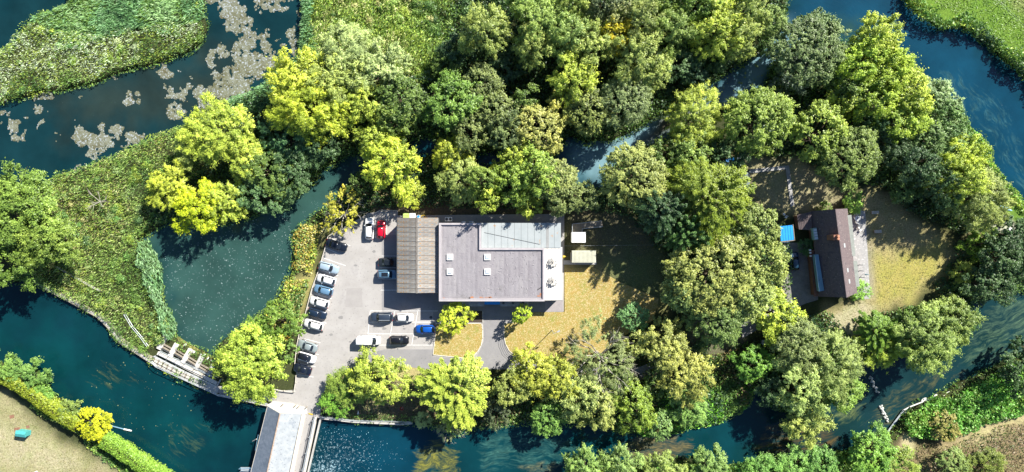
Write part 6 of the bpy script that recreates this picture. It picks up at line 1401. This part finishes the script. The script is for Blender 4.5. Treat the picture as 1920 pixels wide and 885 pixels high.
 (1282,702,48,9,'willow',(0.226,0.24,0.064),'soft olive gold willow above the bright green river bank'),
 (1230,715,26,6,'dark',GD,'small dark tree in the gap between pale-branched tree and olive willow'),
 (1126,672,66,9,'bare',(0.163,0.2,0.08),'wide tree with many bare pale branches south of the dry lawn'),
 (1088,740,42,9,'broad',(0.19,0.235,0.075),'pale green tree at the river below the bare-branched one, left'),
 (1122,762,36,8,'broad',(0.21,0.24,0.072),'pale green tree leaning over the river below the bare-branched one'),
 # bottom row
 (715,712,48,7,'broad',(0.22,0.265,0.05),'olive yellow tree on the verge below the white van'),
 (690,690,24,5,'broad',YG,'small yellow-green tree at the verge left of the olive yellow one'),
 (646,728,32,3.5,'bush',(0.14,0.2,0.04),'low green hedge-like bush with orange leaves at the road mouth'),
 (630,752,26,3,'bush',(0.1,0.2,0.03),'low bright green bush nearest the bridge walkway'),
 (852,732,68,10,'star',(.20,.25,.045),'large tree with radiating drooping leaves south of the small dry lawn'),
 (846,803,24,4.5,'bare',(0.231,0.26,0.136),'small pale twiggy willow hanging over the river under the radiating tree'),
 (793,787,14,2.5,'bush',SP,'tiny pale bush on the river wall end'),
 (960,728,34,8,'broad',(0.19,0.225,0.06),'sage yellow tree between the radiating tree and the yellow pair'),
 (1003,700,40,9,'willow',(0.27,0.29,0.045),'yellow tree south of the road bend, left of a pair'),
 (1048,708,38,9,'willow',(0.26,0.29,0.05),'yellow tree south of the road bend, right of a pair'),
 (986,668,17,5,'broad',Y,'small yellow treetop rising over the lawn corner'),
 (1028,786,36,6,'round',(0.11,0.2,0.045),'green tree leaning far out over the river, left of centre'),
 (1190,762,40,8,'broad',(0.14,0.2,0.03),'yellow-edged green tree on the river bank, bottom centre'),
 (1238,798,24,5,'round',(0.137,0.22,0.072),'small blue-green bush-like tree hanging over the brown water weed'),
 (1290,765,38,5,'round',(0.14,0.23,0.06),'rounded green tree on the vivid green river bank'),
 (1150,720,30,7,'dark',GD,'dark tree hidden between the bare-branched tree and the river row'),
 (930,775,26,5,'dark',(0.06,0.08,0.04),'dark brownish thicket over the water right of the radiating tree'),
 (484,648,44,7,'broad',(0.1,0.17,0.03),'dark green tree on the pond bank behind the bright one'),
 (526,602,40,7,'dark',(0.105,0.17,0.03),'green tree between pond and the left row of cars'),
 (534,655,24,6,'dark',(0.085,0.14,0.03),'smaller green tree beside the silver car at the pond side'),
 (466,684,69,11,'broad',(0.245,0.315,0.05),'big bright lime green tree beside the sluice'),
 # right lower woods
 (1412,682,32,6,'broad',(0.11,0.21,0.035),'green leafy tree left of the riverside willow group'),
 (1500,650,54,10,'round',(0.147,0.185,0.068),'sage willow at the top left of the riverside group'),
 (1562,685,56,10,'willow',(0.184,0.235,0.076),'large sage green willow on the right of the riverside group'),
 (1505,728,52,10,'willow',(0.2,0.26,0.085),'pale green willow in the middle of the riverside group'),
 (1512,790,42,8,'willow',(0.24,0.28,0.075),'pale yellow-green willow lowest of the riverside group, over the water'),
 (1578,735,38,8,'broad',(0.13,0.21,0.04),'mid green tree on the water side of the riverside group'),
 (1478,618,34,8,'dark',GD,'dark tree north of the riverside group beside the dry grass'),
 (1446,735,34,6,'dark',D_,'dark low tree at the river inlet, left of the riverside group'),
 (1648,622,42,7,'conifer',(.095,.165,.025),'dark yellowish feathery shrub on the bank south of the garden'),
 (1652,655,36,5,'willow',(0.25,0.31,0.045),'low pale yellow-green bush over the dark water'),
 (1740,632,60,10,'willow',(0.165,0.225,0.06),'large soft green willow south-east of the garden, over the river'),
 (1786,598,40,9,'willow',(0.168,0.225,0.06),'soft green willow touching the river on the right side'),
 (1700,612,34,7,'dark',(0.085,0.14,0.03),'dark green tree between the feathery shrub and the large soft willow'),
 (1838,455,30,3.5,'broad',(0.12,0.19,0.02),'yellowish green low tree just below the reedy willow'),
 (1808,510,20,3,'broad',(0.22,0.26,0.05),'small sunlit shrub on the right edge of the garden lawn'),
 (1872,485,44,9,'dark',(0.045,0.085,0.03),'dark tree right of the garden, upper one'),
 (1900,440,36,8,'dark',(0.04,0.08,0.03),'dark tree beside the teal tub at the right edge'),
 (1850,535,42,8,'dark',(0.05,0.09,0.035),'dark tree where the garden meets the right river'),
 (1905,500,34,9,'dark',(0.045,0.085,0.03),'dark tree at the right edge above the weedy river'),
 (1600,381,18,1.9,'bush',(0.15,0.25,0.04),'round tussocky bush at the top right corner of the cottage'),
 (1613,545,17,1.9,'bush',(0.14,0.25,0.05),'round tussocky bush at the bottom right corner of the cottage'),
 (1545,391,12,2.2,'bush',(0.1,0.16,0.03),'narrow climber along the north wall of the cottage'),
 (1512,462,14,2.0,'bush',(0.04,0.09,0.03),'dark shrub in the corner between cottage wing and drive'),
 # bottom edge
 (1100,882,38,8,'willow',(0.158,0.24,0.064),'fresh green willow cut by the bottom edge, leftmost of its row'),
 (1166,876,36,8,'willow',(0.18,0.26,0.08),'pale green willow on the bottom edge beside the brown weed'),
 (1244,884,34,7,'willow',(0.2,0.26,0.072),'pale green willow on the bottom edge right below the brown weed bed'),
 (1332,872,34,7,'willow',(0.158,0.24,0.072),'blue-green willow on the bottom edge, right of the weed beds'),
 (1430,886,34,4,'bush',(0.11,0.22,0.05),'low bright green hedge bush on the bottom edge'),
 (1490,880,34,4,'bush',(0.13,0.24,0.06),'second low green hedge bush on the bottom edge, toward the right'),
 (1546,878,34,5,'bush',(0.1,0.2,0.05),'leafy bush on the bottom edge left of the plank boom'),
 (1634,850,50,7,'broad',(0.12,0.22,0.04),'broad green tree at the lower end of the plank boom'),
 (1678,878,38,6,'broad',(0.15,0.2,0.04),'olive green tree on the bottom edge right of the boom tree'),
 (1788,872,34,4,'round',(0.147,0.2,0.064),'rounded sage bush on the bottom edge among dry brush'),
 (1843,872,36,4,'bush',(0.11,0.14,0.03),'olive bush on the bottom edge, lower right'),
 (1773,800,26,3.5,'round',(0.19,0.18,0.06),'round brownish olive bush in front of the bramble bank'),
 (1930,655,26,7,'dark',(0.04,0.08,0.03),'dark tree on the right edge above the bramble bank'),
 (1910,700,40,7,'dark',(0.045,0.085,0.03),'dark tree on the right edge beside the bramble bank'),
 (1690,650,24,5,'broad',(0.2,0.26,0.04),'small bright green bush between low pale bush and large soft willow'),
 # bottom left
 (170,797,33,4.5,'round',(0.34,0.35,0.02),'dense round bright yellow bush on the river bank at lower left'),
 (62,712,26,3.5,'broad',(0.09,0.16,0.04),'green riverside shrub above the clipped hedge at lower left'),
 (38,702,22,3,'bush',(0.1,0.18,0.05),'small green shrub near the left edge by the river'),
 (78,740,18,2.6,'bush',(0.1,0.19,0.04),'low shrub between the clipped hedge and the river'),
 (122,772,22,3.2,'broad',(0.14,0.19,0.05),'reddish tinged shrub just left of the bright yellow bush'),
 (10,692,26,3.5,'broad',(0.12,0.2,0.05),'leafy shrub cut by the left edge at the river'),
 # by the building
 (853,592,29,4.2,'broad',(0.33,0.38,0.04),'spiky yellow-green shrub tree in front of the building, left of the entrance'),
 (978,590,17,5.6,'round',(0.26,0.34,0.03),'compact yellow-green shrub tree right of the entrance'),
]
for t in T: tree(*t)
# dead tree in the scrub
x, y = P(185, 378, 2); o = thing('dead_tree', 'bleached dead tree with bare branches lying open in the scrub', 'tree', (x, y, 1.0)); mb = MB(); g = random.Random(4)
for k in range(6):
    a = [.4,1.5,2.3,3.3,3.7,5.2][k]; e = Vector((math.cos(a)*g.uniform(1.2,3.4), math.sin(a)*g.uniform(1.2,3.0), g.uniform(.5,1.6))); mb.tube((0,0,.5), e, .08, .03, 5)
    for j in range(4): b = a + g.uniform(-1,1); s_ = Vector((0,0,.5)).lerp(e, g.uniform(.4,.95)); mb.tube(s_, s_ + Vector((math.cos(b), math.sin(b), g.uniform(0,.4)))*g.uniform(.7,1.5), .045, .015, 4)
mb.obj('branches', M['palebark'], o); mb = MB(); mb.tube((0,0,-1.2),(0,0,.6),.25,.15,7); mb.obj('trunk', M['palebark'], o)
# half sunken branches under the yellow pair
for a, b, lab in ((953,770,'bare drowned branch in the river, the left of two'),(986,765,'bare drowned branches in the river, the right of two')):
    x, y = P(a, b, 0); o = thing('fallen_branch', lab, 'branch', (x, y, WZ), 0, 'drowned branches under the yellow trees'); mb = MB()
    for k in range(5): e = Vector((g.uniform(-.9,.9), -g.uniform(1.5,3.4), g.uniform(.1,.6))); mb.tube((g.uniform(-.3,.3),.4,.6), e, .09, .04, 5); mb.tube(e*.6, e*.6+Vector((g.uniform(-1,1),-.7,.2)), .05,.02,4)
    mb.obj('branches', M['palebark'], o)
# hedges: clipped rows of leaves along a line
def hedge(pts, w_, h, col, lab, n=7000, name='hedge'):
    q = np.array(PP(pts, h)); seg = np.hypot(*(q[1:] - q[:-1]).T); cum = np.concatenate([[0], np.cumsum(seg)]); t = RNG.uniform(0, cum[-1], n)
    i = np.clip(np.searchsorted(cum, t) - 1, 0, len(seg) - 1); f = ((t - cum[i]) / seg[i])[:, None]; c = q[i] * (1 - f) + q[i+1] * f; dr = (q[i+1] - q[i]) / seg[i][:, None]; nr = np.stack([-dr[:, 1], dr[:, 0]], 1)
    a = RNG.uniform(0, math.pi, n); wv = w_ / 2 * (1 + .22 * (vnoise(t, t * 0, 1.6, 3) - .5)); top = h * (1 + .22 * (vnoise(t, t * 0 + 5, 2.0, 4) - .5))
    x, y = (c + nr * (np.sign(np.cos(a)) * np.abs(np.cos(a)) ** .7 * wv)[:, None]).T; z = .15 + (top - .15) * np.sin(a) ** .45 * RNG.uniform(.8, 1.03, n)
    base = Vector((*q[0], 0)); o = thing(name, lab, 'hedge', base)
    out = np.stack([nr[:, 0] * np.cos(a), nr[:, 1] * np.cos(a), np.sin(a)], 1); Nn = unit(out + RNG.normal(0, .4, (n, 3))); Lf = .32 * RNG.uniform(.6, 1.4, n)
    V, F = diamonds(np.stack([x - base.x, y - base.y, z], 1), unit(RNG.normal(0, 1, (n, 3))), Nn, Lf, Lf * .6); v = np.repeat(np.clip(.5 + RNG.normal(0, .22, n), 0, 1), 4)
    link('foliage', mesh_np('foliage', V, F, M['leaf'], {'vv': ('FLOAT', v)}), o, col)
    mb = MB()
    for k in range(len(pts) - 1): a_, b_ = q[k], q[k+1]; mb.box((a_[0]+b_[0])/2 - base.x, (a_[1]+b_[1])/2 - base.y, h*.42, math.hypot(*(b_-a_)), w_*.6, h*.8, math.atan2(b_[1]-a_[1], b_[0]-a_[0]))
    mb.obj('woody_core', M['bark'], o)
hedge([(-30,705),(10,712),(50,738),(100,775),(140,800)], 3.2, 2.6, (.30,.36,.03), 'clipped yellow-green hedge between straw grass and river, left part', 11000)
hedge([(188,828),(225,850),(262,875),(320,915)], 3.6, 2.6, (.26,.42,.05), 'clipped green hedge right of the bright yellow bush, running off the bottom', 10000)
